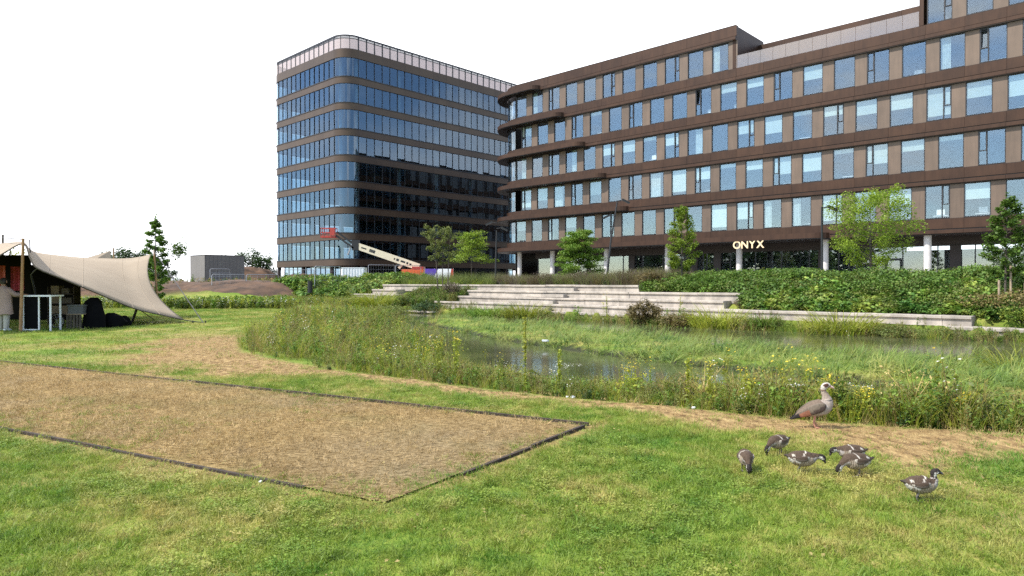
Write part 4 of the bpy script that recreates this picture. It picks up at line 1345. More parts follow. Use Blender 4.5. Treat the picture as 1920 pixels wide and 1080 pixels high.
# ---- left green shrub slope
lv = frame_pts(3600, -0.5, 11.5, 21.5, 30.5, 55, 0.05, lambda s, d, u: (s < 6.5 + (30 - d) * 1.2 + 0.5) & (s > 0.5 + (30 - d) * 0.25))
scatter('left_shrub_cover', lv, ivy_src + [herb(80, 0.6, 0.22, 145, 0.11, M['v_ivy'], 6, M['v_green'])], (1.0, 1.9), 'bright green leafy planting on the slope left of the concrete steps', 0.3, 56)
# ---- plum coloured grasses on the plaza edge
pg = [src('plume_source', *blades(40, 0.85, 0.22, 0.014, 0.55, 3, 110 + i, 0.4, 0.35), m_) for i, m_ in enumerate((M['v_purple'], M['v_purple'], M['v_olive'], M['v_rust']))]
pgp = frame_pts(2600, s_at(700, 24), s_at(1260, 25), 21.8, 25.6, 57, 0.0)
pgp[:, 2] = np.maximum(pgp[:, 2], 1.40)
pn = vnoise(pgp[:, 0], pgp[:, 1], 0.3, 58)
leftg = pgp[:, 0] / pgp[:, 1] < (925 - 960) / 1280
scatter('plaza_plum_grass', pgp[(~leftg)], pg + herb_dk, 0.65 + 0.6 * pn[~leftg], 'plum brown ornamental grasses along the top of the steps', 0.12, 59)
scatter('plaza_green_grass', pgp[leftg], tall_green + tall_yell + pg[2:3], 0.8 + 0.5 * pn[leftg], 'green ornamental grass along the top of the steps', 0.12, 60)
# ---- weeds between the lawn and the soil
wv = rand_pts(3400, (-36, -12, 41, 48.5), lambda X, Y, u: in_view(X, Y) & ~inside(X, Y, bank_poly) & (vnoise(X, Y, 0.25, 61) * 0.6 + 0.4 * u > 0.38), 62)
scatter('weed_strip', wv, [herb(80, 0.75, 0.28, 150, 0.13, M['v_green'], 6, M['v_green']), herb(70, 0.7, 0.25, 151, 0.12, M['v_yellow'], 6, M['v_green']), herb(70, 0.6, 0.25, 152, 0.11, M['v_olive'], 6, M['v_olive'], M['f_white'], 6, 0.06)], (0.4, 1.0), 'overgrown green weeds between the lawn and the bare soil', 0.15, 63)

# ---- soil heaps
def heap(name, cx, cy, rx, ry, h, rz, seed, z0=0.9):
    n = 44; a = np.linspace(-1.15, 1.15, n)
    A, B = np.meshgrid(a, a)
    d = np.sqrt(A * A + B * B)
    Z = h * (1 - sm(d, 0.15, 1.1)) * (0.75 + 0.6 * vnoise(A * rx, B * ry, 0.45, seed)) + (vnoise(A * rx, B * ry, 1.3, seed + 1) - .5) * 0.35 * h ** .5 * (d < 1.05)
    c, s = math.cos(rz), math.sin(rz)
    X = cx + A * rx * c - B * ry * s; Y = cy + A * rx * s + B * ry * c
    V = np.stack([X, Y, height(X, Y) - 0.06 - 0.5 * sm(d, 0.95, 1.1) + Z], -1).reshape(-1, 3)
    i = (np.arange(n - 1)[:, None] * n + np.arange(n - 1)[None]).ravel()
    F = np.stack([i, i + 1, i + n + 1, i + n], 1)
    return tag(link(name, np_mesh(name, V, F, M['soil'], True)), kind='structure')
heap('soil_heap', -23.5, 59, 9, 4.5, 0.42, -0.05, 70, 1.05)
heap('soil_heap', -31, 60, 8, 4, 0.42, 0.1, 72, 1.05)
heap('soil_heap', -17.2, 60.5, 3.6, 3, 0.45, 0.2, 74, 1.05)
heap('soil_heap', -40.5, 105, 7, 7, 2.6, 0.0, 76, 1.3)
heap('soil_heap', -30, 100, 8, 6, 1.3, 0.0, 78, 1.3)

hw_ = rand_pts(900, (-48, -14, 54, 110), lambda X, Y, u: in_view(X, Y) & (vnoise(X, Y, .2, 210) > .5), 211, .25)
scatter('heap_weeds', hw_, [herb(60, 0.7, 0.25, 212, 0.12, M['v_mid'], 6, M['v_dry']), herb(50, 0.6, 0.22, 213, 0.10, M['v_dry'], 5, M['v_dry'])], (.5, 1.1), 'weeds growing over the bare soil heaps', .2, 214)
# ---- individual waterside plants
def plant(name, label, cat, x, y, parts, group=None, z=None):
    root = empty(name, (x, y, float(height(np.array([x]), np.array([y]))[0]) - 0.02 if z is None else z), random.uniform(0, 6.28), label, cat, group)
    for pn_, V_, F_, m_ in parts:
        o_ = link(pn_, np_mesh(pn_, V_, F_, m_), root)
        if pn_ != 'stem': tag(o_, kind='stuff')
    return root
iris = [
    (985, 31.0, 0.62, 'v_yellow', 'wide clump of yellow green sword leaves in front of the stair blocks'),
    (1345, 31.2, 0.66, 'v_yellow', 'arching yellow green sword-leaf clump beside the dark round shrub at the steps'),
    (1575, 31.1, 0.62, 'v_yellow', 'low spreading yellow green sword-leaf clump mid way along the long step'),
    (1430, 31.0, 0.45, 'v_green', 'small bright green reed clump at the water between two yellow clumps'),
    (915, 31.2, 0.55, 'v_green', 'bright green reed clump beside the thin stone slab'),
    (700, 33.0, 0.85, 'v_yellow', 'yellow green leafy clump left of the pond below the short steps'),
]
for i, (px, d, h, mk, lab) in enumerate(iris):
    x, y = on_terrace(px, d)
    plant('iris_clump', lab, 'waterside plant', x, y, [('leaves', *blades(420, h * 1.75, 1.15 if h > .5 else .5, 0.05, 1.0, 5, 200 + i, 0.35, 0.5), M[mk])], 'sword-leaved clumps along the water')
x, y = gp(1905, 700, -0.3)
plant('iris_clump', 'light green sword-leaf clump at the right edge of the island', 'waterside plant', x, y, [('leaves', *blades(150, 0.85, 0.55, 0.028, 1.1, 5, 210, 0.35, 0.5), M['v_yellow'])], 'sword-leaved clumps along the water')

def bush(name, label, x, y, w, h, n, leaf, mk, seed, group=None, z=None, stems=9):
    r = np.random.RandomState(seed)
    v = r.randn(n, 3); v /= np.linalg.norm(v, axis=1)[:, None]
    rad = (0.55 + 0.45 * r.rand(n)) * (0.8 + 0.35 * np.sin(v[:, 0] * 5 + seed) * np.cos(v[:, 1] * 4))
    C = v * rad[:, None] * np.array([w / 2, w / 2, h * 0.5]) + np.array([0, 0, h * 0.5])
    C[:, 2] = np.abs(C[:, 2])
    V_, F_ = leaf_quads(C, leaf, r, 0.5, 0.36)
    root = empty(name, (x, y, float(height(np.array([x]), np.array([y]))[0]) - 0.03 if z is None else z), 0, label, 'shrub', group)
    link('foliage', np_mesh('foliage', V_, F_, M[mk]), root)
    m = MB()
    for i in range(stems):
        a = r.rand() * 6.28; m.tube([(0.05 * math.cos(a), 0.05 * math.sin(a), 0), (w * .3 * math.cos(a), w * .3 * math.sin(a), h * .75)], [0.014, 0.005], 4)
    tag(m.build('stems', M['bark'], root), kind='stuff')
    return root
SHR = 'shrubs around the terrace and pond'
for px, d, w, h, n, lf, mk, lab in [
    (1208, 31.2, 2.1, 1.3, 3600, 0.085, 'v_rust', 'rounded rusty olive shrub at the water in front of the steps'),
    (1275, 31.6, 2.2, 0.7, 2400, 0.08, 'v_rust', 'low rusty brown shrub right of the rounded shrub'),
    (1680, 31.4, 2.4, 0.55, 2000, 0.055, 'v_olive', 'long low olive shrub near the right end of the step'),
    (1390, 27.9, 0.9, 0.5, 900, 0.05, 'v_rust', 'small reddish shrub at the end of the third step'),
    (1220, 25.9, 1.9, 0.9, 2600, 0.07, 'v_rust', 'speckled red and yellow shrub at the right end of the top step'),
    (1022, 24.4, 2.4, 0.95, 1800, 0.07, 'v_purple', 'rounded plum coloured shrub on the plaza edge'),
    (1100, 24.0, 2.8, 1.05, 2000, 0.07, 'v_purple', 'wide plum coloured shrub under the layered green tree'),
    (1190, 24.2, 2.4, 1.0, 1800, 0.07, 'v_purple', 'grey plum shrub beside the leaning lamp post'),
    (800, 31.2, 2.6, 0.85, 2600, 0.07, 'v_dark', 'dense dark green shrub behind the thin stone slab'),
    (760, 29.0, 2.4, 1.1, 2200, 0.09, 'v_dark', 'dark shrub growing between the short steps on the left'),
    (845, 28.2, 1.5, 1.0, 1300, 0.08, 'v_purple', 'small greyish shrub beside the multi-stem tree'),
    (725, 34.5, 3.0, 0.75, 2200, 0.09, 'v_olive', 'low olive shrub where the meadow meets the pond'),
    (1850, 28.9, 1.6, .6, 1600, .08, 'v_dark', 'dark low shrub at the right end of the second step'),
    (1915, 28.6, 1.8, .7, 1600, .08, 'v_ivy', 'green low shrub at the right edge above the lowest step'),
    (1885, 27.6, 3.2, 0.9, 2600, 0.075, 'v_rust', 'brownish shrub around the staked tree at the right edge'),
]:
    x, y = on_terrace(px, d)
    zz = None
    if d < 26: zz = 1.42
    elif 26.5 < d < 29 and px < 900: zz = 0.75
    bush('shrub', lab, x, y, w, h, n, lf, mk, int(px), SHR, zz)

def stalk(x, y, h, kind, label, seed):
    r = np.random.RandomState(seed)
    P = []
    if kind == 'mullein':
        s_ = stem((0, 0, 0), (0.02, 0, h), 0.022)
        n = 150; t = 0.35 + 0.65 * r.rand(n)
        C = np.stack([r.randn(n) * .016, r.randn(n) * .016, t * h], 1)
        l1 = leaf_quads(C, 0.035, r, 0.2, 0.4)
        n = 26; C = np.stack([r.randn(n) * .09, r.randn(n) * .09, r.rand(n) * .3 * h], 1)
        l2 = leaf_quads(C, 0.13, r, 0.5, 0.25)
        parts = [('stem', *s_, M['v_yellow']), ('seed_spike', *l1, M['v_yellow']), ('leaves', *l2, M['v_olive'])]
    elif kind == 'ragwort':
        ps, heads = [], []
        for i in range(7):
            a = r.rand() * 6.28; q = (0.12 * math.cos(a) * r.rand(), 0.12 * math.sin(a) * r.rand(), h * (.75 + .25 * r.rand()))
            ps.append(stem((q[0] * .2, q[1] * .2, 0.0), q, 0.012))
            heads.append(np.array(q)[None] + r.randn(8, 3) * [.035, .035, .02])
        fl = leaf_quads(np.concatenate(heads), 0.022, r, 1.5, .5)
        n = 90; t = r.rand(n); C = np.stack([r.randn(n) * .06, r.randn(n) * .06, t * h * .85], 1)
        parts = [('stems', *joinVF(ps), M['v_yellow']), ('leaves', *leaf_quads(C, 0.06, r, 0.3, .22), M['v_yellow']), ('flowers', *fl, M['f_yellow'])]
    elif kind == 'dry':
        ps = [stem((0, 0, 0), (.03, 0, h * .55), .05), stem((.02, 0, 0.1), (-.02, 0.02, h * .5), .045)]
        tips = []
        for i in range(16):
            a = r.rand() * 6.28; b = (0.02, 0, h * (.3 + .3 * r.rand())); q = (0.30 * math.cos(a), 0.30 * math.sin(a), h * (.65 + .4 * r.rand()))
            ps.append(stem(b, q, .011)); tips.append(np.array(q)[None] + r.randn(7, 3) * .035)
        parts = [('stems', *joinVF(ps), M['v_dry']), ('seed_heads', *leaf_quads(np.concatenate(tips), .03, r, .3, .35), M['v_dry'])]
        n = 60; t = r.rand(n); C = np.stack([r.randn(n) * .03, r.randn(n) * .03, t * h * .45], 1)
        parts.append(('withered_leaves', *leaf_quads(C, .06, r, .2, .25), M['v_rust']))
    else:
        ps, heads = [], []
        for i in range(5):
            a = r.rand() * 6.28; q = (0.10 * math.cos(a), 0.10 * math.sin(a), h * (.8 + .2 * r.rand()))
            ps.append(stem((q[0] * .1, q[1] * .1, 0), q, .009))
            heads.append(np.array(q)[None] + r.randn(14, 3) * [.035, .035, .006])
        parts = [('stems', *joinVF(ps), M['v_olive']), ('flower_heads', *leaf_quads(np.concatenate(heads), .015, r, 2, .5), M['f_white'])]
        n = 40; t = r.rand(n); C = np.stack([r.randn(n) * .05, r.randn(n) * .05, t * h * .6], 1)
        parts.append(('leaves', *leaf_quads(C, .05, r, .3, .22), M['v_olive']))
    cats = {'mullein': ('flower_stalk', 'wild plant'), 'ragwort': ('yellow_wildflower', 'wild flower'), 'dry': ('dry_thistle', 'wild plant'), 'umbel': ('white_wildflower', 'wild flower')}
    plant(cats[kind][0], label, cats[kind][1], x, y, parts, 'tall single plants on the pond bank')
for i, (px, py, h, kd, lab) in enumerate([
    (982, 733, 1.18, 'mullein', 'very tall pale yellow flower stalk standing far above the bank plants'),
    (1300, 760, 0.70, 'mullein', 'tall yellowish stalk on the bank above the small pale stone'),
    (1050, 742, 0.72, 'mullein', 'thin stalk on the bank behind the two white stones'),
    (850, 712, 0.95, 'ragwort', 'tall yellow wildflower at the left where the water begins'),
    (815, 712, 0.85, 'ragwort', 'yellow wildflower just left of the tallest yellow one'),
    (1190, 752, 0.62, 'ragwort', 'yellow wildflower mid way along the bank'),
    (1415, 775, 0.62, 'ragwort', 'bright yellow wildflower left of the adult goose'),
    (1345, 768, 0.68, 'ragwort', 'slender yellow wildflower between two tall stalks'),
    (1580, 790, 0.60, 'ragwort', 'yellow green wildflower just behind the goose'),
    (1655, 800, 0.45, 'ragwort', 'short yellow wildflower right of the goose'),
    (1845, 808, 0.50, 'ragwort', 'yellow wildflower near the right edge of the picture'),
    (1745, 800, 0.68, 'dry', 'large dry branching thistle with a dark stem on the bank'),
    (1330, 764, 0.60, 'dry', 'pale dry seeding plant left of the goose'),
    (1640, 790, 0.50, 'umbel', 'white flower right of the goose'),
    (1075, 745, 0.52, 'umbel', 'white flowers above the two white stones'),
    (1500, 784, 0.52, 'umbel', 'pair of white flowers just left of the goose'),
]):
    x, y = gp(px, py)
    x += 0.02; y += 0.35
    stalk(x, y, h, kd, lab, 300 + i)
# stones on the lawn edge
for px, py, w, lab in [(1064, 741, .030, 'left one of two white stones at the lawn edge'), (1074, 742, .040, 'right one of two white stones at the lawn edge'), (1301, 766, .028, 'small pale stone at the lawn edge under a tall stalk'), (488, 902, .018, 'small pale stone at the near edge of the court')]:
    x, y = gp(px, py)
    bm = bmesh.new(); bmesh.ops.create_icosphere(bm, subdivisions=2, radius=w)
    for v in bm.verts: v.co *= random.uniform(.8, 1.1); v.co.z *= .65
    me = bpy.data.meshes.new('stone'); bm.to_mesh(me); bm.free(); me.materials.append(M['white'])
    tag(link('stone', me, None, (x, y, float(height(np.array([x]), np.array([y]))[0]) + w * .25)), lab, 'stone', 'pale stones at the lawn edge')

# ================================================================== trees
def tree(label, x, y, z0, H, style, mk, seed, crown_w, base=0.35, nl=5000, leaf=0.10, lean=0.0, stems=1, group='young trees around the plaza', trunk_r=0.05, name='tree'):
    r = np.random.RandomState(seed)
    root = empty(name, (x, y, z0), 0, label, 'tree', group)
    m = MB()
    cl = []                                        # clusters: centre, radii
    for st in range(stems):
        ox = (st - (stems - 1) / 2) * 0.35 if stems > 1 else 0
        top = np.array([ox * 1.6 + lean, r.randn() * .1, H * 0.93])
        n = 7
        pts = [np.array([ox, 0, -0.1]) * (1 - t) + top * t + np.array([math.sin(t * 5 + seed) * .05, math.cos(t * 4) * .04, 0]) * H * .12 * t for t in np.linspace(0, 1, n)]
        m.tube(pts, [trunk_r * (1 - .85 * t) for t in np.linspace(0, 1, n)], 7)
        nb = 32 if stems == 1 else 13
        for i in range(nb):
            t = base + (0.97 - base) * (i + r.rand() * .6) / nb
            p = pts[0] * 0
            f = t * (n - 1); k = min(int(f), n - 2); p = pts[k] * (1 - f + k) + pts[k + 1] * (f - k)
            q = (t - base) / (1 - base)
            if style == 'cone': L = crown_w * .5 * (1 - q) ** .6 * min(1, .45 + q * 3.0); up = .45
            elif style == 'layer': L = crown_w * .5 * (1 - .65 * q) * (.6 + .5 * r.rand()); up = .08
            elif style == 'vase': L = crown_w * .5 * (.35 + .75 * math.sin(min(1, q * 1.05 + .08) * 2.6)) * (.7 + .4 * r.rand()); up = .45
            else: L = crown_w * .5 * (.5 + .6 * math.sin(q * 3.0)) * (.6 + .5 * r.rand()); up = .5
            a = i * 2.4 + r.rand() * .9
            e = p + np.array([math.cos(a) * L, math.sin(a) * L, L * up])
            mid = (p + e) / 2 + np.array([0, 0, L * .08])
            rr = trunk_r * (1 - .8 * t) * .55
            m.tube([p, mid, e], [rr, rr * .6, rr * .25], 5)
            for w_ in (0.55, 0.8, 1.0):
                c = p + (e - p) * w_
                rad = max(.12, crown_w * (.105 if style != 'layer' else .135)) * (.7 + .6 * r.rand())
                cl.append((c, (rad, rad, rad * (.35 if style == 'layer' else .8))))
        cl.append((top, (crown_w * .06, crown_w * .06, H * .05)))
    m.build('trunk', M['bark'], root, smooth=True)
    wts = np.array([c[1][0] ** 2 for c in cl]); wts /= wts.sum()
    idx = r.choice(len(cl), nl, p=wts)
    cc = np.array([c[0] for c in cl])[idx]; rd = np.array([c[1] for c in cl])[idx]
    v = r.randn(nl, 3); v /= np.linalg.norm(v, axis=1)[:, None]
    C = cc + v * rd * (r.rand(nl)[:, None] ** .45)
    V_, F_ = leaf_quads(C, leaf, r, .45, .36)
    link('crown', np_mesh('crown', V_, F_, M[mk]), root)
    return root
def spot(px, d):
    x, y = on_terrace(px, d); return x, y, float(height(np.array([x]), np.array([y]))[0])
x, y, _ = spot(1085, 20.5)
tree('broad layered green tree in front of the left part of the office', x, y, PLZ, 4.2, 'layer', 'v_green', 401, 4.3, .10, 20000, .11, trunk_r=.06)
x, y, _ = spot(1278, 25.0)
tree('slim conical light green tree beside a pale column', x, y, 1.3, 4.9, 'cone', 'v_light', 402, 2.2, .22, 6500, .10)
x, y, _ = spot(1632, 20.0)
tree('yellow green feathery tree right of the cream letters', x, y, PLZ, 4.9, 'vase', 'v_light', 403, 4.2, .20, 13000, .10, trunk_r=.07)
x, y, _ = spot(1884, 27.2)
tree('dark green staked tree at the right edge of the slope', x, y, .35, 4.9, 'cone', 'v_mid', 404, 1.7, .32, 5200, .11, name='staked_tree')
for dx, h, lb in ((-.42, 1.45, 'short wooden stake left of the dark staked tree'), (.10, 2.0, 'tall wooden stake beside the trunk of the dark staked tree'), (.55, 1.4, 'short wooden stake right of the dark staked tree')):
    MBs = MB().tube([(0, 0, -.2), (0, 0, h)], .04, 7)
    tag(MBs.build('stake', M['stake'], None, True, (x + dx, y - .15 - abs(dx) * .3, .25)), lb, 'stake', 'wooden stakes beside the dark tree')
x, y, _ = spot(830, 26.9)
tree('three-stemmed young tree with sparse yellowish leaves beside the steps', x, y, 1.0, 4.9, 'round', 'v_olive', 405, 2.1, .42, 4200, .10, stems=3)
x, y, _ = spot(884, 17)
tree('flat topped yellow green tree left of the office corner', x, y, PLZ, 5.2, 'layer', 'v_light', 406, 4.2, .42, 5200, .14)
# tree by the tent
tree('slender tree with a one-sided low branch behind the tent', -21.4, 41, .0, 5.9, 'cone', 'v_mid', 407, 1.8, .14, 6000, .13, trunk_r=.07, group='trees on the left')
rt = bpy.data.objects[[o.name for o in bpy.data.objects if o.get('label', '').startswith('slender tree')][0]]
r = np.random.RandomState(1); mm = MB(); mm.tube([(0, 0, 1.9), (.6, 0, 2.6), (1.2, 0, 3.6)], [.03, .02, .01], 5); mm.build('side_branch', M['bark'], rt)
v = r.randn(560, 3) * [.26, .26, .24] + [1.35, 0, 3.55]
link('side_leaves', np_mesh('side_leaves', *leaf_quads(v, .13, r, .4, .36), M['v_mid']), rt)
# far trees
def far_tree(label, x, y, w, h, seed, mk='v_dark', n=2600, z0=1.2, group='far trees on the skyline'):
    r = np.random.RandomState(seed)
    root = empty('far_tree', (x, y, z0), 0, label, 'tree', group)
    MB().tube([(0, 0, -.3), (0, 0, h * .3), (.2, 0, h * .7)], [w * .04, w * .03, w * .01], 7).build('trunk', M['bark'], root)
    k = 26
    cs = np.stack([r.uniform(-.36, .36, k) * w, r.uniform(-.36, .36, k) * w, h * (.22 + .6 * r.rand(k))], 1)
    cs[:, 2] *= 1 - .35 * (np.hypot(cs[:, 0], cs[:, 1]) / (w * .5)) ** 2
    idx = r.randint(0, k, n); v = r.randn(n, 3); v /= np.linalg.norm(v, axis=1)[:, None]
    C = cs[idx] + v * np.array([w * .17, w * .17, h * .15]) * (r.rand(n)[:, None] ** .4)
    link('crown', np_mesh('crown', *leaf_quads(C, w * .055, r, .5, .4), M[mk]), root)
for px, Y, w, top, lab in [(205, 130, 7, 464, 'leftmost dark rounded tree behind the tent'), (240, 135, 9, 456, 'dark rounded tree in the middle behind the tent'), (275, 138, 8, 460, 'dark rounded tree right behind the slender tree'),
                           (303, 120, 6, 498, 'low dark bush left of the grey box building'), (425, 150, 6, 471, 'dark tree top just above the grey box building'), (473, 140, 7, 455, 'tall dark tree between the box and the glass tower'), (499, 140, 5.5, 468, 'dark tree touching the left edge of the glass tower')]:
    far_tree(lab, (px - 960) / 1280 * Y, Y, w, CAMH + (530 - top) / 1280 * Y - 1.2, int(px), n=2400)
far_tree('light green tree top behind the tent pole at the left edge', (16 - 960) / 1280 * 60, 60, 3.6, 4.9, 9, 'v_yellow', 900)
# wood behind the camera, seen only as a dark line mirrored in the glass
r = np.random.RandomState(77); n = 4500
bx = r.uniform(-160, 140, n)
v = np.stack([-165 + r.uniform(-10, 10, n), bx * .3 - 8, r.rand(n) ** .8 * (9 + 9 * vnoise(bx, bx * 0, .06, 5) + 3 * vnoise(bx, bx * 0, .3, 6))], 1)
tag(link('far_wood', np_mesh('far_wood', *leaf_quads(v, 2.4, r, .3, .45), M['v_dark'])), 'dark wood across the field mirrored in the ground floor glass', None, None, 'stuff')

# ================================================================== tent and what stands under it
def P3(px, py, Y):
    return Vector(((px - 960) / 1280 * Y, Y, CAMH + (530 - py) / 1280 * Y))
tent = empty('stretch_tent', (*gp(38, 622)[:2], 0), 0, 'beige stretch tent pitched low to the ground on wooden poles', 'tent')
toff = Vector(tent.location)
A = [(-110, 520, 20.5), (-40, 500, 21.3), (0, 479, 21.8), (43, 457, 22.2), (56, 482, 22.0), (70, 503, 21.9), (120, 524, 22.4), (170, 545, 23.2), (250, 578, 25.2), (300, 590, 26.2), (345, 600, 27.0)]
B = [(-110, 470, 30), (-40, 462, 30), (0, 457, 30), (43, 454, 30), (56, 467, 30.2), (72, 474, 30.5), (120, 480, 31), (170, 484, 31.5), (230, 485, 32), (262, 482, 32), (283, 477, 32)]
SX = [0, 0, 0, 0, 0, 0, 0, 0, -6, -16, -26]
SY = [4, 3, 2, 1, 2, 3, 3, 3, 3, 4, 6]
def catm(pts, n):
    pts = [Vector(p) for p in pts]; out = []
    for i in range(len(pts) - 1):
        p0 = pts[max(i - 1, 0)]; p1 = pts[i]; p2 = pts[i + 1]; p3 = pts[min(i + 2, len(pts) - 1)]
        for k in range(n):
            t = k / n
            out.append(0.5 * ((2 * p1) + (p2 - p0) * t + (2 * p0 - 5 * p1 + 4 * p2 - p3) * t * t + (3 * p1 - p0 - 3 * p2 + p3) * t ** 3))
    out.append(pts[-1]); return out
Ac = catm([P3(*a) for a in A], 4); Bc = catm([P3(*b) for b in B], 4)
sxc = np.interp(np.linspace(0, 10, len(Ac)), range(11), SX); syc = np.interp(np.linspace(0, 10, len(Ac)), range(11), SY)
nv = 12; V, F = [], []
for i, (a, b) in enumerate(zip(Ac, Bc)):
    for j in range(nv + 1):
        t = j / nv
        p = a.lerp(b, t)
        q = 4 * t * (1 - t)
        p = p + Vector((sxc[i] / 1280 * p.y * q, 0, -syc[i] / 1280 * p.y * q))
        V.append(p - toff)
for i in range(len(Ac) - 1):
    for j in range(nv):
        k = i * (nv + 1) + j
        F.append((k, k + 1, k + nv + 2, k + nv + 1))
me = np_mesh('canopy', V, F, M['canvas'], True)
can = link('canopy', me, tent)
sd = can.modifiers.new('thickness', 'SOLIDIFY'); sd.thickness = 0.012
for ci in (17, 22, 27, 32, 36):
    line = [V[ci * (nv + 1) + j] + Vector((0, 0, .012)) for j in range(nv + 1)]
    MB().tube(line, .009, 6).build('seam', M['canvas'], tent, True)
edge_line = [V[i * (nv + 1)] for i in range(len(Ac))]
MB().tube(edge_line, .022, 6).build('edge_rope', M['bark'], tent, True)
def tpart(name, mb, mat): return mb.build(name, mat, tent, True)
rel = lambda *a: P3(*a) - toff
tpart('pole', MB().tube([Vector((0, 0, -.1)), rel(44, 447, 22.15)], [.055, .042], 10), M['wood'])
tpart('pole', MB().tube([Vector(P3(296, 580, 32.2)) - toff, rel(289, 469, 32.1)], [.05, .035], 8), M['wood'])
tpart('pole', MB().tube([rel(216, 560, 36), rel(213, 465, 36)], [.05, .035], 8), M['wood'])
tpart('pole', MB().tube([rel(4, 560, 30.2), rel(6, 440, 30)], [.05, .04], 8), M['bark'])
tpart('pole', MB().tube([rel(76, 592, 23.6), rel(58, 514, 22.4)], [.035, .03], 8), M['black'])
tpart('pole', MB().tube([rel(247, 605, 27.2), rel(257, 577, 25.9)], [.05, .045], 8), M['bark'])
fl = MB(); a_, b_, c_, d_ = rel(158, 485, 33), rel(207, 470, 36), rel(208, 487, 35), rel(175, 488, 33)
fl.add([a_, b_, c_, d_, a_ + Vector((0, .02, 0)), b_ + Vector((0, .02, 0)), c_ + Vector((0, .02, 0)), d_ + Vector((0, .02, 0))], [(0, 1, 2, 3), (7, 6, 5, 4), (0, 4, 5, 1), (1, 5, 6, 2), (2, 6, 7, 3), (3, 7, 4, 0)])
fl.build('canopy_flap', M['canvas'], tent)
for a_, b_ in (((345, 600, 27), (384, 606, 26.9)), ((289, 470, 32.1), (382, 607, 26.8)), ((70, 503, 21.9), (58, 515, 22.4)), ((44, 449, 22.15), (6, 446, 30)), ((257, 578, 25.9), (290, 600, 28.6)), ((56, 449, 24), (57, 474, 24))):
    tpart('guy_rope', MB().tube([rel(*a_), rel(*b_)], .018, 6), M['black'])
for px in (384, 360):
    p = rel(px, 606, 26.9); p.z = 0
    tpart('ground_peg', MB().tube([p + Vector((0, 0, -.2)), p + Vector((.03, 0, .10))], .03, 6), M['black'])
# near-black sheet added at the back, standing in for the shade under the tent
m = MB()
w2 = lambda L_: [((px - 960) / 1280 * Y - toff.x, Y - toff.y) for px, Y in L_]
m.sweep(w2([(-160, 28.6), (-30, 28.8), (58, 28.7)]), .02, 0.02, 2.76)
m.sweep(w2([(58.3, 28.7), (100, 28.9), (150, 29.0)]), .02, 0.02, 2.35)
m.build('shade_sheet', M['tent_shade'], tent)

# bar table
bx, by = gp(43, 621.5)
tb = empty('bar_table', (bx, by, 0), R(4), 'tall white framed bar table with a black front panel beside the tent pole', 'table')
W_, D_ = .86, .62; H_ = 1.19
for x_, y_ in ((0, 0), (W_, 0), (-.02, D_), (W_ - .04, D_)):
    MB().box(x_ - .022, x_ + .022, y_ - .022, y_ + .022, 0, H_ - .05).build('leg', M['white'], tb)
MB().box(-.05, W_ + .05, -.05, D_ + .05, H_ - .048, H_).build('table_top', M['white'], tb)
MB().box(.024, W_ * .55, -.012, .012, .04, .075).build('foot_rail', M['white'], tb)
MB().box(.026, W_ * .54, .03, .045, .08, H_ - .052).build('front_panel', M['blackcloth'], tb)
MB().box(W_ * .56, W_ * .60, -.02, .02, .04, H_ - .05).build('leg', M['white'], tb)

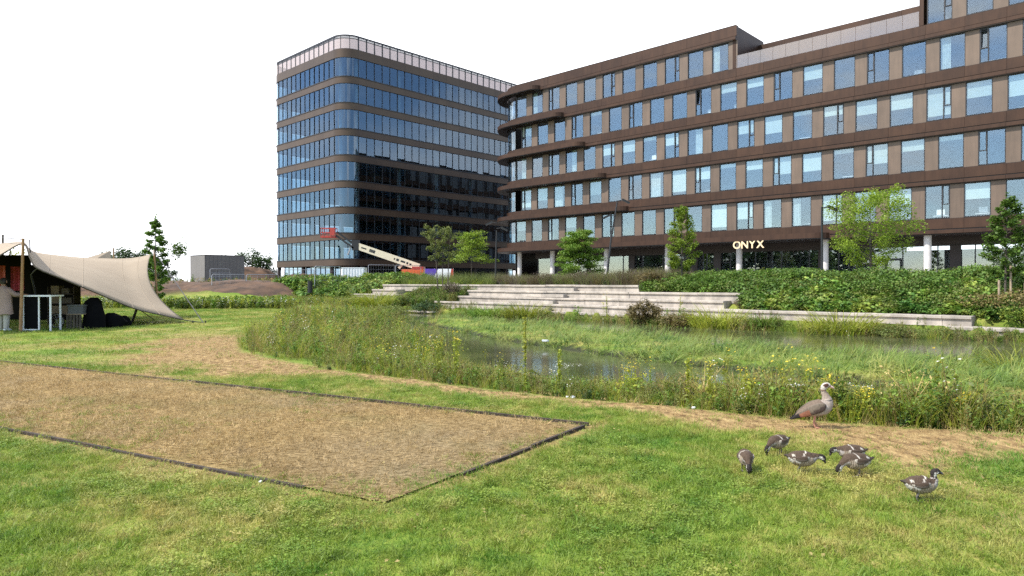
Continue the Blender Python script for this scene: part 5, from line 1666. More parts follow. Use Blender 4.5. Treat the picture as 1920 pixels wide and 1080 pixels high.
# person in a loose tunic
def person(label, x, y, rz):
    root = empty('person', (x, y, 0), rz, label, 'person')
    skin = pbr('skin', (0.42, 0.24, 0.16), None, 6, .5)
    cloth = pbr('dusty_pink_tunic', (0.36, 0.26, 0.235), (0.32, 0.225, 0.20), 3, .85)
    pants = pbr('pale_trousers', (0.42, 0.40, 0.37), (0.36, 0.34, 0.31), 4, .85)
    hairm = pbr('dark_hair', (0.02, 0.014, 0.012), None, 20, .6)
    # body: one continuous skinned surface (faces +Y)
    vs = [(0, 0, .95, .15), (0, .01, 1.15, .14), (0, 0, 1.36, .15), (0, .01, 1.47, .065), (0, .02, 1.55, .062), (0, .035, 1.63, .095), (0, .03, 1.70, .075),
          (.18, 0, 1.39, .065), (.30, .10, 1.22, .048), (.40, .34, 1.19, .036), (.43, .42, 1.20, .034),
          (-.18, 0, 1.39, .065), (-.25, .02, 1.12, .048), (-.25, .12, .90, .036), (-.25, .15, .82, .034),
          (.10, 0, .86, .09), (.11, .02, .50, .062), (.11, -.01, .10, .045), (.12, .12, .05, .042),
          (-.10, 0, .86, .09), (-.11, .02, .50, .062), (-.11, -.01, .10, .045), (-.12, .12, .05, .042)]
    es = [(0, 1), (1, 2), (2, 3), (3, 4), (4, 5), (5, 6), (2, 7), (7, 8), (8, 9), (9, 10), (2, 11), (11, 12), (12, 13), (13, 14), (0, 15), (15, 16), (16, 17), (17, 18), (0, 19), (19, 20), (20, 21), (21, 22)]
    # fingers
    for s, w in ((10, (.43, .42, 1.20)), (14, (-.25, .15, .82))):
        for k in range(5):
            b = len(vs)
            dx = (-.03 + .015 * k) if k < 4 else .045
            if s == 10: pts = [(w[0] + dx, w[1] + .05, w[2] + .005), (w[0] + dx * 1.2, w[1] + (.11 if k < 4 else .07), w[2] - .01)]
            else: pts = [(w[0] + dx * .3, w[1] + dx, w[2] - .05), (w[0] + dx * .3, w[1] + dx * 1.2, w[2] - (.11 if k < 4 else .08))]
            for q in pts: vs.append((*q, .0095))
            es += [(s, b), (b, b + 1)]
    me = bpy.data.meshes.new('body'); me.from_pydata([v[:3] for v in vs], es, [])
    ob = bpy.data.objects.new('tmp', me); COL.objects.link(ob)
    sk = ob.modifiers.new('skin', 'SKIN'); ob.modifiers.new('sub', 'SUBSURF').levels = 1
    for i, v in enumerate(vs): me.skin_vertices[0].data[i].radius = (v[3], v[3])
    me.skin_vertices[0].data[0].use_root = True
    bpy.context.view_layer.update()
    bm_ = bpy.data.meshes.new_from_object(ob.evaluated_get(bpy.context.evaluated_depsgraph_get()))
    bpy.data.objects.remove(ob)
    bm_.materials.clear(); bm_.materials.append(skin)
    bm_.polygons.foreach_set('use_smooth', [True] * len(bm_.polygons))
    link('body', bm_, root)
    def ring(c, rx, ry, n=18): return [(c[0] + rx * math.cos(2 * math.pi * k / n), c[1] + ry * math.sin(2 * math.pi * k / n), c[2]) for k in range(n)]
    def loft(secs, n=18, wob=0):
        m = MB(); vv = []
        for i, (c, rx, ry) in enumerate(secs):
            rg = ring(c, rx, ry, n)
            if wob: rg = [(p[0] * (1 + wob * math.sin(k * 2.3 + i)), p[1] * (1 + wob * math.cos(k * 1.9)), p[2] + (0.012 * math.sin(k * 1.7) if i == 0 else 0)) for k, p in enumerate(rg)]
            vv += rg
        ff = [(i * n + k, i * n + (k + 1) % n, (i + 1) * n + (k + 1) % n, (i + 1) * n + k) for i in range(len(secs) - 1) for k in range(n)]
        return m.add(vv, ff)
    t = loft([((0, 0, .56), .33, .22), ((0, 0, .75), .31, .21), ((0, 0, 1.0), .28, .20), ((0, 0, 1.22), .27, .19), ((0, 0, 1.36), .25, .16), ((0, 0, 1.44), .17, .12), ((0, .005, 1.49), .08, .085)], 18, .03)
    t.tube([(.15, 0, 1.38), (.24, .05, 1.28), (.31, .12, 1.21), (.36, .24, 1.195)], [.10, .095, .085, .075], 12)
    t.tube([(-.15, 0, 1.38), (-.24, .01, 1.20), (-.26, .03, 1.05), (-.26, .08, .96)], [.10, .09, .08, .07], 12)
    t.build('tunic', cloth, root, True)
    for s in (-1, 1):
        MB().tube([(s * .10, 0, .9), (s * .11, .01, .5), (s * .115, -.01, .10)], [.115, .095, .08], 12).build('trouser_leg', pants, root, True)
        MB().tube([(s * .115, -.09, .05), (s * .115, 0, .065), (s * .12, .10, .05), (s * .12, .18, .035)], [.04, .055, .05, .03], 10).build('shoe', M['white'], root, True)
        MB().tube([(s * .098, .03, 1.60), (s * .108, .02, 1.64), (s * .10, .03, 1.67)], [.012, .018, .01], 6).build('ear', skin, root, True)
        MB().tube([(s * .034, .118, 1.645), (s * .034, .131, 1.645)], [.013, .006], 8).build('eye', M['black'], root, True)
    MB().tube([(0, .118, 1.66), (0, .142, 1.615), (0, .125, 1.605)], [.008, .016, .008], 6).build('nose', skin, root, True)
    MB().tube([(-.025, .118, 1.572), (0, .127, 1.570), (.025, .118, 1.572)], .007, 6).build('mouth', M['red'], root, True)
    h = loft([((0, .0, 1.55), .085, .085), ((0, .005, 1.62), .108, .110), ((0, .012, 1.69), .106, .112), ((0, .022, 1.745), .07, .08), ((0, .025, 1.765), .02, .025)], 16)
    h.build('hair', hairm, root, True)
    return root
x_, y_ = gp(6, 621)
person('person in a loose dusty pink tunic and pale trousers standing at the white bar table', x_, y_, R(-8))

# red cloths, shelf, boxes and bags in the shade
m = MB(); n = 10
def hanging(label, px0, px1, y0, y1, Y, mat):
    a, b = P3(px0, y1, Y), P3(px1, y0, Y)
    mm = MB()
    mm.sweep([(a.x + (b.x - a.x) * i / 8, Y + .05 * math.sin(i * 1.9)) for i in range(9)], .015, a.z, b.z)
    o = mm.build('hanging_cloth', mat)
    return tag(o, label, 'cloth', 'cloths hanging in the tent')
hanging('bright red cloth hanging in the tent left of the person', -30, 9, 498, 552, 25.5, M['red'])
hanging('dark pink cloth hanging in the tent just left of the wooden pole', 20, 44, 500, 545, 25.8, pbr('pink_cloth', (.40, .05, .10), None, 3, .8))
a = P3(96, 600, 25); sx_ = a.x
sx_ -= .55
M['shelf_card'] = pbr('brown_card', (.16, .12, .08), None, 3, .9)
sh = empty('shelf_unit', (sx_, 25.6, 0), 0, 'dim shelf unit stacked with boxes at the back of the tent', 'shelf')
for z_ in (.40, .80, 1.15): MB().box(0, 1.0, 0, .4, z_, z_ + .03).build('shelf_board', M['board'], sh)
for x_ in (0, .97): MB().box(x_, x_ + .03, 0, .4, 0, 1.45).build('upright', M['board'], sh)
for i, (x_, z_, w_, h_) in enumerate([(.08, .83, .34, .26), (.52, .83, .36, .2), (.1, 1.18, .3, .30), (.5, 1.18, .28, .2), (.12, .43, .6, .3)]):
    tag(MB().box(0, w_, 0, .3, 0, h_).build('storage_box', M['bark'] if i % 2 else M['shelf_card'], None, loc=(sx_ + x_, 25.65, z_ + .002)),
        ['short box on the left of the middle shelf in the tent', 'flat box on the right of the middle shelf in the tent', 'tallest box on the top shelf in the tent', 'small box on the right of the top shelf in the tent', 'wide box on the lowest shelf in the tent'][i], 'box', 'boxes on the tent shelf')
x_, y_ = gp(134, 618)
cr_ = empty('wooden_crate', (x_ - .25, y_ + .1, 0), 0, 'upright slatted wooden crate under the grey box in the tent', 'crate')
for i in range(5): MB().box(i * .11, i * .11 + .075, 0, .02, 0.03, .50).build('slat', M['bark'], cr_)
MB().box(-.02, .56, .022, .42, .505, .53).build('lid', M['stake'], cr_)
MB().box(-.02, .56, .022, .42, 0, .03).build('base', M['stake'], cr_)
M['grey_plastic'] = pbr('grey_plastic', (.10, .105, .11), None, 3, .6)
gb = empty('grey_box', (x_ - .22, y_ + .14, .531), 0, 'grey box with a rounded lid sitting on the wooden crate', 'box')
MB().prism([(0, 0), (.5, 0), (.5, .3), (0, .3)], 0, .26).build('box_body', M['grey_plastic'], gb)
MB().box(-.03, .53, -.02, .32, .262, .31).build('lid', M['grey_plastic'], gb)
x_, y_ = gp(101, 617)
wh = empty('wheel', (x_, y_ + .15, .27), 0, 'spoked wheel leaning in the shade behind the bar table', 'wheel')
bm = bmesh.new(); bmesh.ops.create_circle(bm, segments=28, radius=.25); bm.free()
m = MB(); m.tube([(.25 * math.cos(2 * math.pi * k / 28), 0, .25 * math.sin(2 * math.pi * k / 28)) for k in range(29)], .022, 6, False); m.build('tyre', M['rubber'], wh, True)
m = MB(); m.tube([(.22 * math.cos(2 * math.pi * k / 28), 0, .22 * math.sin(2 * math.pi * k / 28)) for k in range(29)], .012, 6, False); m.build('rim', M['steel'], wh, True)
m = MB()
for k in range(10): m.tube([(0, 0, 0), (.22 * math.cos(k * .628), 0, .22 * math.sin(k * .628))], .004, 4)
tag(m.build('spokes', M['steel'], wh), kind='stuff')
def lump(name, label, cat, px, py, secs, mat, group=None, seed=0):
    x_, y_ = gp(px, py); r = np.random.RandomState(seed); m = MB(); n = 16; vv = []
    for (z, rx, ry, ox) in secs:
        for k in range(n):
            a = 2 * math.pi * k / n; q = 1 + .10 * math.sin(3 * a + z * 9 + seed) + .06 * r.randn()
            vv.append((ox + rx * q * math.cos(a), ry * q * math.sin(a), z))
    ff = [(i * n + k, i * n + (k + 1) % n, (i + 1) * n + (k + 1) % n, (i + 1) * n + k) for i in range(len(secs) - 1) for k in range(n)] + [tuple((len(secs) - 1) * n + k for k in range(n))]
    m.add(vv, ff)
    return tag(m.build(name, mat, None, True, (x_, y_ + .3, 0)), label, cat, group)
lump('draped_rack', 'tall black cloth draped rack at the low side of the tent', 'rack', 166, 617, [(0, .38, .3, 0), (.4, .36, .28, 0), (.8, .32, .25, -.02), (.95, .26, .2, -.03), (1.08, .12, .1, 0)], M['blackcloth'], None, 3)
lump('black_bag', 'larger black bag lying at the open edge of the tent', 'bag', 203, 615, [(0, .38, .3, 0), (.2, .40, .32, 0), (.42, .30, .24, -.03), (.52, .10, .1, -.08)], M['blackcloth'], 'black bags at the tent edge', 5)
lump('black_bag', 'smaller black bag at the right end of the pile by the tent', 'bag', 222, 613, [(0, .26, .2, 0), (.15, .27, .22, 0), (.33, .16, .14, .03), (.40, .05, .05, .05)], M['blackcloth'], 'black bags at the tent edge', 6)
lump('black_bag', 'tiny black bag left alone on the far lawn right of the tent', 'bag', 347, 578, [(0, .2, .15, 0), (.15, .2, .15, 0), (.26, .08, .06, 0)], M['blackcloth'], 'black bags at the tent edge', 8)

# ================================================================== building site
def xy(px, Y): return (px - 960) / 1280 * Y, Y
# grey box building
x_, y_ = xy(384, 82)
bxr = empty('grey_box_building', (x_, y_, 1.3), FRZ, 'small windowless building clad in grey metal on the bare soil', 'building')
gcl = pbr('grey_cladding', (0.17, 0.16, 0.145), (0.15, 0.14, 0.128), .7, .6)
for k in range(9):
    MB().box(-4.4 + k * .488 + .006, -4.4 + (k + 1) * .488 - .006, 0, .08, 0, 3.62).build('cladding_panel', gcl, bxr)
for k in range(10):
    MB().box(-.08, 0, .09 + k * .48 + .006, .09 + (k + 1) * .48 - .006, 0, 3.62).build('cladding_panel', gcl, bxr)
MB().box(-4.38, -.1, .1, 4.85, 0, 3.55).build('core', gcl, bxr)
MB().box(-4.43, .03, -.03, 4.92, 3.625, 3.68).build('roof_edge', M['frame'], bxr)
x_, y_ = xy(329, 84)
tag(MB().box(-.6, .6, -.1, .1, 0, .85).build('low_wall', M['white'], None, loc=(x_, y_, 1.25)), 'low white block standing left of the grey box building', 'block')
# mesh fences
def site_fence(label, px0, px1, Y0, Y1, h, z):
    a = Vector((*xy(px0, Y0), z)); b = Vector((*xy(px1, Y1), z))
    root = empty('site_fence', a, math.atan2(b.y - a.y, b.x - a.x), label, 'fence', 'wire site fence panels')
    L = (b - a).length; n = max(1, round(L / 3.4)); w = L / n
    for i in range(n):
        m = MB(); x0, x1 = i * w + .05, (i + 1) * w - .05
        m.tube([(x0, 0, 0), (x0, 0, h - .1), (x0 + .1, 0, h), (x1 - .1, 0, h), (x1, 0, h - .1), (x1, 0, 0)], .03, 6)
        m.tube([(x0, 0, .12), (x1, 0, .12)], .02, 5)
        f = m.build('fence_frame', M['steel'], root, True)
        m = MB()
        for q in np.arange(x0 + .3, x1, .3): m.tube([(q, 0, .12), (q, 0, h)], .006, 3)
        for q in np.arange(.4, h, .4): m.tube([(x0, 0, q), (x1, 0, q)], .006, 3)
        tag(m.build('wire_mesh', M['steel'], f), kind='stuff')
    return root
site_fence('site fence in front of the dark side of the grey box building', 393, 432, 74, 75, 2.0, 1.1)
site_fence('long low site fence across the soil heap', 396, 523, 57, 60, 1.75, .55)
site_fence('site fence before the ground floor at the left end of the glass tower', 526, 590, 66, 67, 1.9, .95)
site_fence('site fence left of the white container', 589, 640, 58, 60, 2.0, 1.0)
site_fence('site fence right of the white container behind the shrubs', 690, 790, 74, 78, 2.1, 1.46)
# black bin
x_, y_ = xy(581.5, 55)
bn = empty('litter_bin', (x_, y_, .78), 0, 'black litter bin standing at the edge of the soil', 'bin')
MB().tube([(0, 0, 0), (0, 0, .95)], .2, 14).build('bin_body', M['black'], bn, True)
MB().tube([(0, 0, 1.02), (0, 0, 1.07)], .24, 14).build('bin_lid', M['black'], bn, True)
MB().box(-.18, -.15, -.02, .02, .94, 1.03).build('lid_bracket', M['black'], bn); MB().box(.15, .18, -.02, .02, .94, 1.03).build('lid_bracket', M['black'], bn)
# white container
x_, y_ = xy(640, 62)
wc = empty('white_container', (x_, y_, 1.15), R(3), 'white ribbed container standing behind the green shrubs', 'container')
MB().box(.04, 2.06, .04, 1.6, 0, 1.78).build('container_body', M['white'], wc)
for k in range(8): MB().box(.06 + k * .255, .06 + k * .255 + .12, 0, .038, .05, 1.72).build('rib', M['white'], wc)
MB().box(0, 2.1, 0, 1.64, 1.785, 1.84).build('lid', M['white'], wc)
# boom lift
Yb = 80
x_, y_ = xy(770, Yb)
bl = empty('boom_lift', (x_, y_, PLZ), 0, 'boom lift with a cream main boom, black jib and red basket', 'lift')
lr = Vector((x_, y_, PLZ))
q = lambda px, py, Y=Yb: P3(px, py, Y) - lr
MB().prism([(-1.9, -1.1), (1.9, -1.1), (1.9, 1.1), (-1.9, 1.1)], .55, 1.0).build('chassis', M['red'], bl)
for xx in (-1.35, 1.35):
    for yy in (-1.25, 1.0):
        m = MB(); m.tube([(xx, yy, .48), (xx, yy + .3, .48)], .48, 16); w_ = m.build('wheel', M['rubber'], bl, True)
        m = MB(); m.tube([(xx, yy - .01, .48), (xx, yy + .31, .48)], .22, 12); m.build('hub', M['white'], w_, True)
MB().prism([(-.9, -1.0), (1.6, -1.0), (1.75, 0), (1.6, 1.0), (-.9, 1.0)], 1.02, 1.7).build('turntable', M['orange'], bl)
MB().box(.3, 1.6, -1.02, 1.02, 1.70, 2.0).build('counterweight', M['red'], bl)
m = MB(); e0, e1 = q(786, 501), q(669, 461)
m.bar(e0, e1, .55, .78); mb_ = m.build('main_boom', M['cream'], bl)
d_ = (e1 - e0).normalized(); up_ = Vector((-d_.z, 0, d_.x)); up_ = up_ if up_.z > 0 else -up_
m = MB()
for t0, t1, hh in ((.12, .15, .2), (.17, .2, .25), (.22, .29, .2), (.32, .36, .28), (.38, .40, .2), (.70, .73, .34), (.735, .76, .34), (.765, .79, .34), (.84, .92, .14)):
    m.bar(e0.lerp(e1, t0) + Vector((0, -.282, 0)), e0.lerp(e1, t1) + Vector((0, -.282, 0)), .01, hh, up=(0, 0, 1))
tag(m.build('boom_markings', M['black'], mb_), kind='stuff')
MB().bar(q(757, 492), q(748, 503), .2, .3).build('lift_cylinder', M['cream'], bl)
MB().box(q(665, 0).x - .25, q(672, 0).x + .1, -.3, .3, q(0, 465).z - .25, q(0, 455).z + .3).build('boom_head', M['black'], bl)
for dz in (-.22, .22):
    MB().bar(q(664, 462) + Vector((0, dz, dz)), q(631, 438) + Vector((0, dz, dz)), .16, .2).build('jib', M['black'], bl)
MB().bar(q(660, 458), q(652, 478), .25, .15).build('jib_cylinder', M['steel'], bl)
bk = empty('basket', (0, 0, 0)); bk.parent = bl
f0, f1 = q(603, 446), q(631, 446)
MB().box(f0.x, f1.x, -.45, .45, f0.z, f0.z + .22).build('basket_floor', M['red'], bk)
m = MB(); zt = f0.z + 1.1
for z_ in (f0.z + .6, zt): m.tube([(f0.x, -.45, z_), (f1.x, -.45, z_), (f1.x, .45, z_), (f0.x, .45, z_), (f0.x, -.45, z_)], .035, 6)
for xx in np.linspace(f0.x, f1.x, 5):
    for yy in (-.45, .45): m.tube([(xx, yy, f0.z + .2), (xx, yy, zt)], .03, 5)
tag(m.build('basket_rail', M['red'], bk), kind='stuff')
MB().box(f1.x - .62, f1.x - .08, -.52, -.47, f0.z + .25, zt + .05).build('control_box', M['red'], bk)
# printed banner
x0_, _ = xy(797, 76); x1_, _ = xy(850, 76)
bnr = empty('banner', (x0_, 76, PLZ), 0, 'purple and white printed banner fence on the plaza right of the boom lift', 'banner')
w_ = x1_ - x0_; z0_, z1_ = .55, 1.68
def flat(poly, y0=0.0, t=.02):
    m = MB(); n = len(poly)
    m.add([(p[0], y0, p[1]) for p in poly] + [(p[0], y0 + t, p[1]) for p in poly], [tuple(range(n)), tuple(range(2 * n - 1, n - 1, -1))] + [(i, n + i, n + (i + 1) % n, (i + 1) % n) for i in range(n)])
    return m
flat([(0, z0_), (w_ * .28, z0_), (w_ * .46, z1_), (0, z1_)]).build('purple_print', M['purple'], bnr)
flat([(w_ * .285, z0_), (w_ * .86, z0_), (w_ * .93, z1_), (w_ * .465, z1_)]).build('white_print', M['white'], bnr)
flat([(w_ * .865, z0_), (w_, z0_), (w_, z1_), (w_ * .935, z1_)]).build('red_print', M['red'], bnr)
for xx in (0, w_ * .33, w_ * .66, w_): MB().tube([(xx, .06, .0), (xx, .06, 1.75)], .03, 6).build('post', M['steel'], bnr)

# lamp posts
def lamp(label, px, py_top, d, lean, heads):
    x_, y_ = on_terrace(px, d)
    z0 = float(height(np.array([x_]), np.array([y_]))[0])
    H = CAMH + (530 - py_top) / 1280 * y_ - z0
    root = empty('lamp_post', (x_, y_, z0), 0, label, 'lamp post', 'black lamp posts by the terrace')
    MB().tube([(0, 0, -.1), (lean * .45, 0, H * .55), (lean, 0, H)], [.075, .06, .045], 9).build('pole', M['black'], root, True)
    for hz, side in heads:
        t = hz / H; bx = lean * t
        m = MB(); m.tube([(bx, 0, hz), (bx + side * .35, -.02, hz + .06)], .025, 6)
        m.bar((bx + side * .3, -.02, hz + .10), (bx + side * .80, -.02, hz - .14 + .10 * 0), .22, .12)
        m.build('lamp_head', M['black'], root)
    return root
lamp('tall leaning black lamp post with two spot heads in front of the office', 1136, 378, 22.5, .75, [(5.6, 1), (4.6, -1)])
lamp('straight black lamp post between the cream letters and the feathery tree', 1541, 388, 21.5, -.02, [(4.2, 1)])
lamp('black lamp post at the left end of the office', 929, 432, 24.5, .08, [(4.1, 1), (4.5, -1)])

# litter in the pond, white bird-like scrap on the sedge
x_, y_ = gp(1022, 642, -.25)
tag(MB().prism([(-.10, -.03), (.07, -.04), (.12, .02), (0, .05), (-.09, .04)], 0, .05).build('white_scrap', M['white'], None, loc=(x_, y_, -.22)), 'small white scrap lying on the sedge at the water', 'litter')

# ================================================================== birds
def plumage_mat(name, mott):
    m, n, l, out = new_mat(name)
    p = n.new('ShaderNodeBsdfPrincipled'); p.inputs['Roughness'].default_value = .75; p.inputs['Specular IOR Level'].default_value = .25
    a = n.new('ShaderNodeAttribute'); a.attribute_name = 'plumage'
    t = n.new('ShaderNodeTexCoord')
    f = noise(n, l, t.outputs['Object'], mott, 4, .7)
    v = n.new('ShaderNodeMapRange'); v.inputs['From Min'].default_value = .3; v.inputs['From Max'].default_value = .7; v.inputs['To Min'].default_value = .65; v.inputs['To Max'].default_value = 1.3
    l.new(f, v.inputs['Value'])
    hs = n.new('ShaderNodeHueSaturation'); l.new(a.outputs['Color'], hs.inputs['Color']); l.new(v.outputs['Result'], hs.inputs['Value'])
    l.new(hs.outputs['Color'], p.inputs['Base Color'])
    b = n.new('ShaderNodeBump'); b.inputs['Strength'].default_value = .5; b.inputs['Distance'].default_value = .004
    l.new(f, b.inputs['Height']); l.new(b.outputs['Normal'], p.inputs['Normal'])
    l.new(p.outputs[0], out.inputs['Surface'])
    return m
M['goose'] = plumage_mat('goose_plumage', 55)
M['gosling'] = plumage_mat('gosling_down', 90)
M['pinkleg'] = pbr('pink_leg', (.50, .22, .17), None, 9, .5)
M['greyleg'] = pbr('grey_leg', (.14, .12, .11), None, 9, .5)
M['beakpink'] = pbr('pink_beak', (.62, .42, .36), None, 9, .4)
M['beakdark'] = pbr('dark_beak', (.05, .04, .04), None, 9, .4)

def bird_loft(sp, colour, nr=64, ns=28, fluff=0.0):
    """one continuous surface from tail tip to forehead; sp = (x, y, z, half height, half width)"""
    sp = np.array(sp, float); k = len(sp)
    t = np.linspace(0, k - 1, nr); out = []
    for tt in t:
        i = min(int(tt), k - 2); f = tt - i
        p0, p1, p2, p3 = sp[max(i - 1, 0)], sp[i], sp[i + 1], sp[min(i + 2, k - 1)]
        out.append(.5 * (2 * p1 + (p2 - p0) * f + (2 * p0 - 5 * p1 + 4 * p2 - p3) * f * f + (3 * p1 - p0 - 3 * p2 + p3) * f ** 3))
    S = np.array(out); T = np.gradient(S[:, :3], axis=0); T /= np.linalg.norm(T, axis=1)[:, None]
    V, Cc = [], []
    for i in range(nr):
        side = np.cross(T[i], [0, 0, 1.0]); ln = np.linalg.norm(side)
        side = side / ln if ln > .15 else np.array([0, -1.0, 0])
        upv = np.cross(side, T[i])
        for j in range(ns):
            a = 2 * math.pi * j / ns
            V.append(S[i, :3] + upv * math.cos(a) * max(S[i, 3], .001) + side * math.sin(a) * max(S[i, 4], .001))
            Cc.append(colour(i / (nr - 1) * (k - 1), math.cos(a), math.sin(a), a))
    F = [(i * ns + j, i * ns + (j + 1) % ns, (i + 1) * ns + (j + 1) % ns, (i + 1) * ns + j) for i in range(nr - 1) for j in range(ns)]
    if fluff:
        fr = np.random.RandomState(nr + ns + int(sp[0, 2] * 9999))
        V = [np.array(v) + fr.randn(3) * fluff for v in V]
    V += [S[0, :3], S[-1, :3]]; Cc += [Cc[0], Cc[-1]]; b = nr * ns
    me = bpy.data.meshes.new('body')
    F += [(b, (j + 1) % ns, j) for j in range(ns)] + [(b + 1, (nr - 1) * ns + j, (nr - 1) * ns + (j + 1) % ns) for j in range(ns)]
    me.from_pydata([tuple(v) for v in V], [], F)
    bm = bmesh.new(); bm.from_mesh(me); bmesh.ops.recalc_face_normals(bm, faces=bm.faces); bm.to_mesh(me); bm.free()
    at = me.color_attributes.new('plumage', 'FLOAT_COLOR', 'POINT')
    at.data.foreach_set('color', np.array([(*c, 1) for c in Cc], np.float32).ravel())
    me.polygons.foreach_set('use_smooth', [True] * len(me.polygons))
    return me, S

def legs(root, xs_, hip, foot, r_, mat):
    for i, (x0, y0, fx) in enumerate(xs_):
        m = MB()
        knee = (x0 - .12 * hip + (fx - x0) * .4, y0, hip * .50)
        m.tube([(x0, y0, hip * 1.15), (x0 + .02 * hip, y0, hip * .8), knee, (fx, y0, .012)], [r_ * 2.6, r_ * 1.7, r_ * 1.1, r_], 8)
        for dy in (-.45, 0, .45):
            m.tube([(fx, y0, .012), (fx + foot * .95, y0 + dy * foot, .006)], [r_ * .9, r_ * .5], 5)
        m.add([(fx, y0, .010), (fx + foot * .9, y0 - .42 * foot, .006), (fx + foot * 1.0, y0, .006), (fx + foot * .9, y0 + .42 * foot, .006)], [(0, 1, 2), (0, 2, 3)])
        m.build('leg', mat, root, True)

def goose(label, x, y, rz):
    root = empty('goose', (x, y, float(height(np.array([x]), np.array([y]))[0])), rz, label, 'goose')
    sp = [(-.235, 0, .092, .006, .02), (-.20, 0, .108, .014, .032), (-.15, 0, .140, .034, .05), (-.09, 0, .172, .056, .07), (-.02, 0, .198, .076, .085), (.055, 0, .222, .090, .09), (.115, 0, .252, .086, .082), (.140, 0, .300, .062, .06), (.128, 0, .350, .040, .038), (.108, 0, .395, .030, .027), (.104, 0, .432, .030, .026), (.118, 0, .462, .034, .030), (.148, 0, .472, .030, .026), (.170, 0, .464, .016, .018)]
    def colr(u, c, s, a):
        pale, brn = (.40, .345, .30), (.135, .098, .07)
        if u < 1.6: return (.02, .016, .014)
        if u < 3.2: return (.035, .025, .02) if c < -.35 else brn
        if u < 6.2: return brn if c > .25 else (.34, .30, .27)
        if u < 7.6: return (.31, .255, .21)
        if u < 9.4: return (.27, .21, .165) if c > -.2 else (.31, .25, .20)
        if u < 9.9: return (.22, .15, .11)
        if 10.7 < u < 12.0 and abs(s) > .62 and c > -.35: return (.07, .03, .022)
        if u > 12.6: return (.12, .06, .045)
        return (.44, .40, .35)
    me, S = bird_loft(sp, colr, 90, 32, .0012); me.materials.append(M['goose']); link('body', me, root)
    for sgn in (-1, 1):
        w = [(.105, sgn * .083, .262, .020, .006), (.075, sgn * .094, .252, .045, .012), (.01, sgn * .094, .228, .054, .016), (-.06, sgn * .080, .196, .048, .014), (-.13, sgn * .055, .158, .036, .010), (-.19, sgn * .032, .122, .018, .006), (-.245, sgn * .016, .092, .006, .004)]
        def wc_(u, c, s, a):
            if u < 3.0: return (.075, .052, .042) if c < -.15 + (2.2 - u) * .25 else (.15, .118, .088)
            if u < 4.4: return (.21, .085, .05) if c < .35 else (.13, .10, .075)
            return (.018, .015, .014)
        wm, _ = bird_loft(w, wc_, 60, 24); wm.name = 'wing'; wm.materials.append(M['goose']); link('wing', wm, root)
        MB().tube([(.146, sgn * .024, .477), (.146, sgn * .031, .477)], [.007, .004], 8).build('eye', M['black'], root, True)
    MB().tube([(.168, 0, .462), (.185, 0, .455), (.204, 0, .447), (.214, 0, .440)], [.017, .015, .012, .006], 10).build('beak', M['beakpink'], root, True)
    legs(root, [(.00, -.035, .012), (.025, .035, .055)], .125, .05, .0068, M['pinkleg'])
    return root

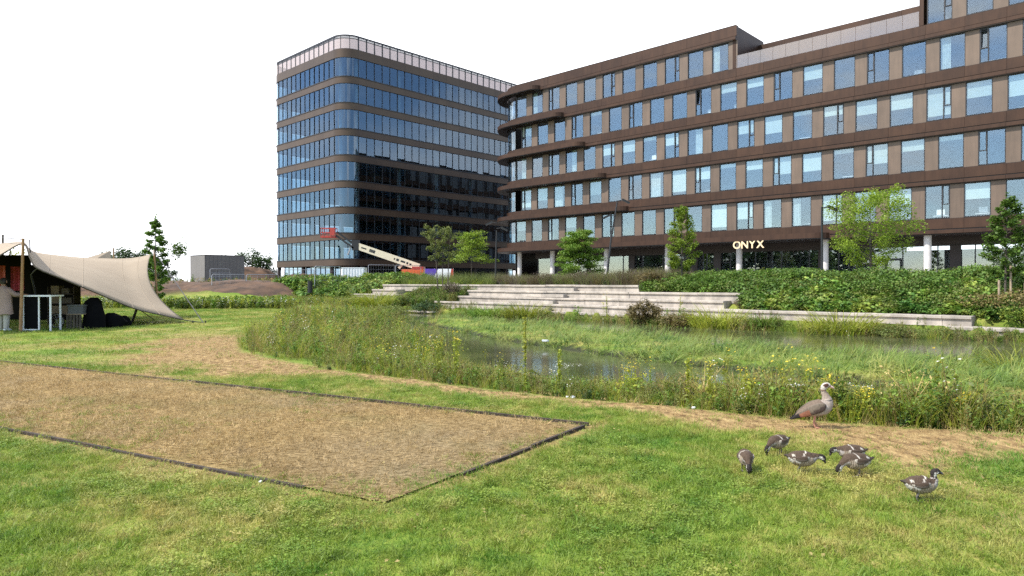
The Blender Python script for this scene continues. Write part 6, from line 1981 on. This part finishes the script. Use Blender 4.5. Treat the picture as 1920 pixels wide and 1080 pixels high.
def gosling(label, x, y, rz, pose, sc, seed=0):
    root = empty('gosling', (x, y, float(height(np.array([x]), np.array([y]))[0])), rz, label, 'gosling', 'goslings grazing on the lawn')
    body = [(-.125, 0, .158, .004, .008), (-.095, 0, .150, .016, .022), (-.060, 0, .142, .048, .047), (-.005, 0, .132, .066, .060), (.05, 0, .130, .067, .061), (.095, 0, .138, .053, .049)]
    if pose == 'up':
        neck = [(.120, 0, .165, .032, .030), (.118, 0, .200, .021, .020), (.122, 0, .224, .024, .022), (.142, 0, .234, .024, .021), (.162, 0, .226, .013, .013)]
        bk_ = [(.160, 0, .226), (.176, 0, .220), (.192, 0, .213)]; ey = (.146, .019, .238)
    elif pose == 'mid':
        neck = [(.128, 0, .150, .032, .030), (.158, 0, .152, .022, .020), (.180, 0, .150, .024, .022), (.196, 0, .138, .023, .020), (.205, 0, .122, .012, .012)]
        bk_ = [(.204, 0, .122), (.210, 0, .108), (.214, 0, .096)]; ey = (.198, .019, .140)
    else:
        neck = [(.130, 0, .122, .032, .030), (.156, 0, .098, .022, .020), (.170, 0, .080, .024, .022), (.178, 0, .058, .023, .020), (.178, 0, .040, .012, .012)]
        bk_ = [(.178, 0, .041), (.178, 0, .026), (.176, 0, .010)]; ey = (.180, .019, .062)
    def colr(u, c, s, a):
        dk, pl = (.070, .046, .030), (.40, .345, .28)
        side = abs(s)
        if u < .9: return (.06, .045, .036)
        if u < 5.2:
            u = u + .10 * math.sin(a * 9) + .07 * math.sin(a * 23 + 1)
            c = c + .07 * math.sin(u * 31)
            if 1.6 < u < 2.2 and .36 < c < .74: return (.50, .455, .38)
            if c > .05 and abs((u - 3.4) - (c - .45) * 1.1) < .13: return (.52, .47, .40)
            if 2.25 < u < 3.0 and -.45 < c < -.05: return (.50, .46, .42)
            if u < 2.9 and c > -.25: return dk
            if c > .25: return dk
            if u < 2.2: return (.50, .47, .42)
            return (.22, .17, .125) if (int(a * 14 + u * 9) % 3) else (.40, .33, .25)
        if u < 7.0: return dk if c > .1 else (.33, .29, .26)
        if u > 7.0:
            if c > .35: return (.022, .017, .015)
            if 8.1 < u < 8.9 and side > .75 and c > -.1: return (.05, .035, .028)
            if u > 9.4: return (.05, .04, .035)
            return (.55, .52, .46)
        return dk
    me, S = bird_loft(body + neck, colr, 90, 32, .0016); me.materials.append(M['gosling']); link('body', me, root)
    for sgn in (-1, 1):
        w = [(.07, sgn * .053, .148, .010, .004), (.045, sgn * .062, .143, .022, .008), (.0, sgn * .062, .139, .024, .009), (-.045, sgn * .050, .141, .015, .006), (-.075, sgn * .035, .142, .004, .003)]
        def wc_(u, c, s, a):
            if u < .7: return (.34, .30, .25)
            if u > 2.9 and c < 0: return (.42, .37, .31)
            return (.066, .044, .030) if c > -.3 else (.12, .095, .08)
        wm, _ = bird_loft(w, wc_, 30, 16); wm.name = 'wing'; wm.materials.append(M['gosling']); link('wing', wm, root)
        MB().tube([(ey[0], sgn * ey[1], ey[2]), (ey[0], sgn * (ey[1] + .004), ey[2])], [.005, .003], 7).build('eye', M['black'], root, True)
    MB().tube(bk_, [.011, .010, .004], 9).build('beak', M['beakdark'], root, True)
    legs(root, [(-.005, -.024, -.012), (.012, .024, .03)], .085, .036, .0055, M['greyleg'])
    root.scale = (sc * .95, sc * .95, sc * .95)
    return root
x_, y_ = gp(1526, 803)
goose('adult brown goose with pink legs standing on the worn strip beside the reeds', x_, y_, R(-8))
for i, (px, py, rz, pose, sc, lab) in enumerate([
    (1398, 886, -98, 'down', 1.0, 'gosling facing the camera with its head down, leftmost of the brood'),
    (1464, 853, 205, 'down', 1.0, 'gosling bending down behind the others, nearest to the adult goose on the left'),
    (1500, 888, -8, 'mid', 1.02, 'gosling walking right with its head lowered, in the middle of the brood'),
    (1602, 872, 178, 'mid', 1.02, 'gosling feeding to the left behind another overlapping gosling'),
    (1612, 892, 184, 'down', 1.05, 'gosling feeding to the left in front of the overlapping pair'),
    (1722, 940, -4, 'up', 1.0, 'gosling standing upright with raised head, rightmost of the brood'),
]):
    x_, y_ = gp(px, py)
    gosling(lab, x_, y_, R(rz), pose, sc, i)
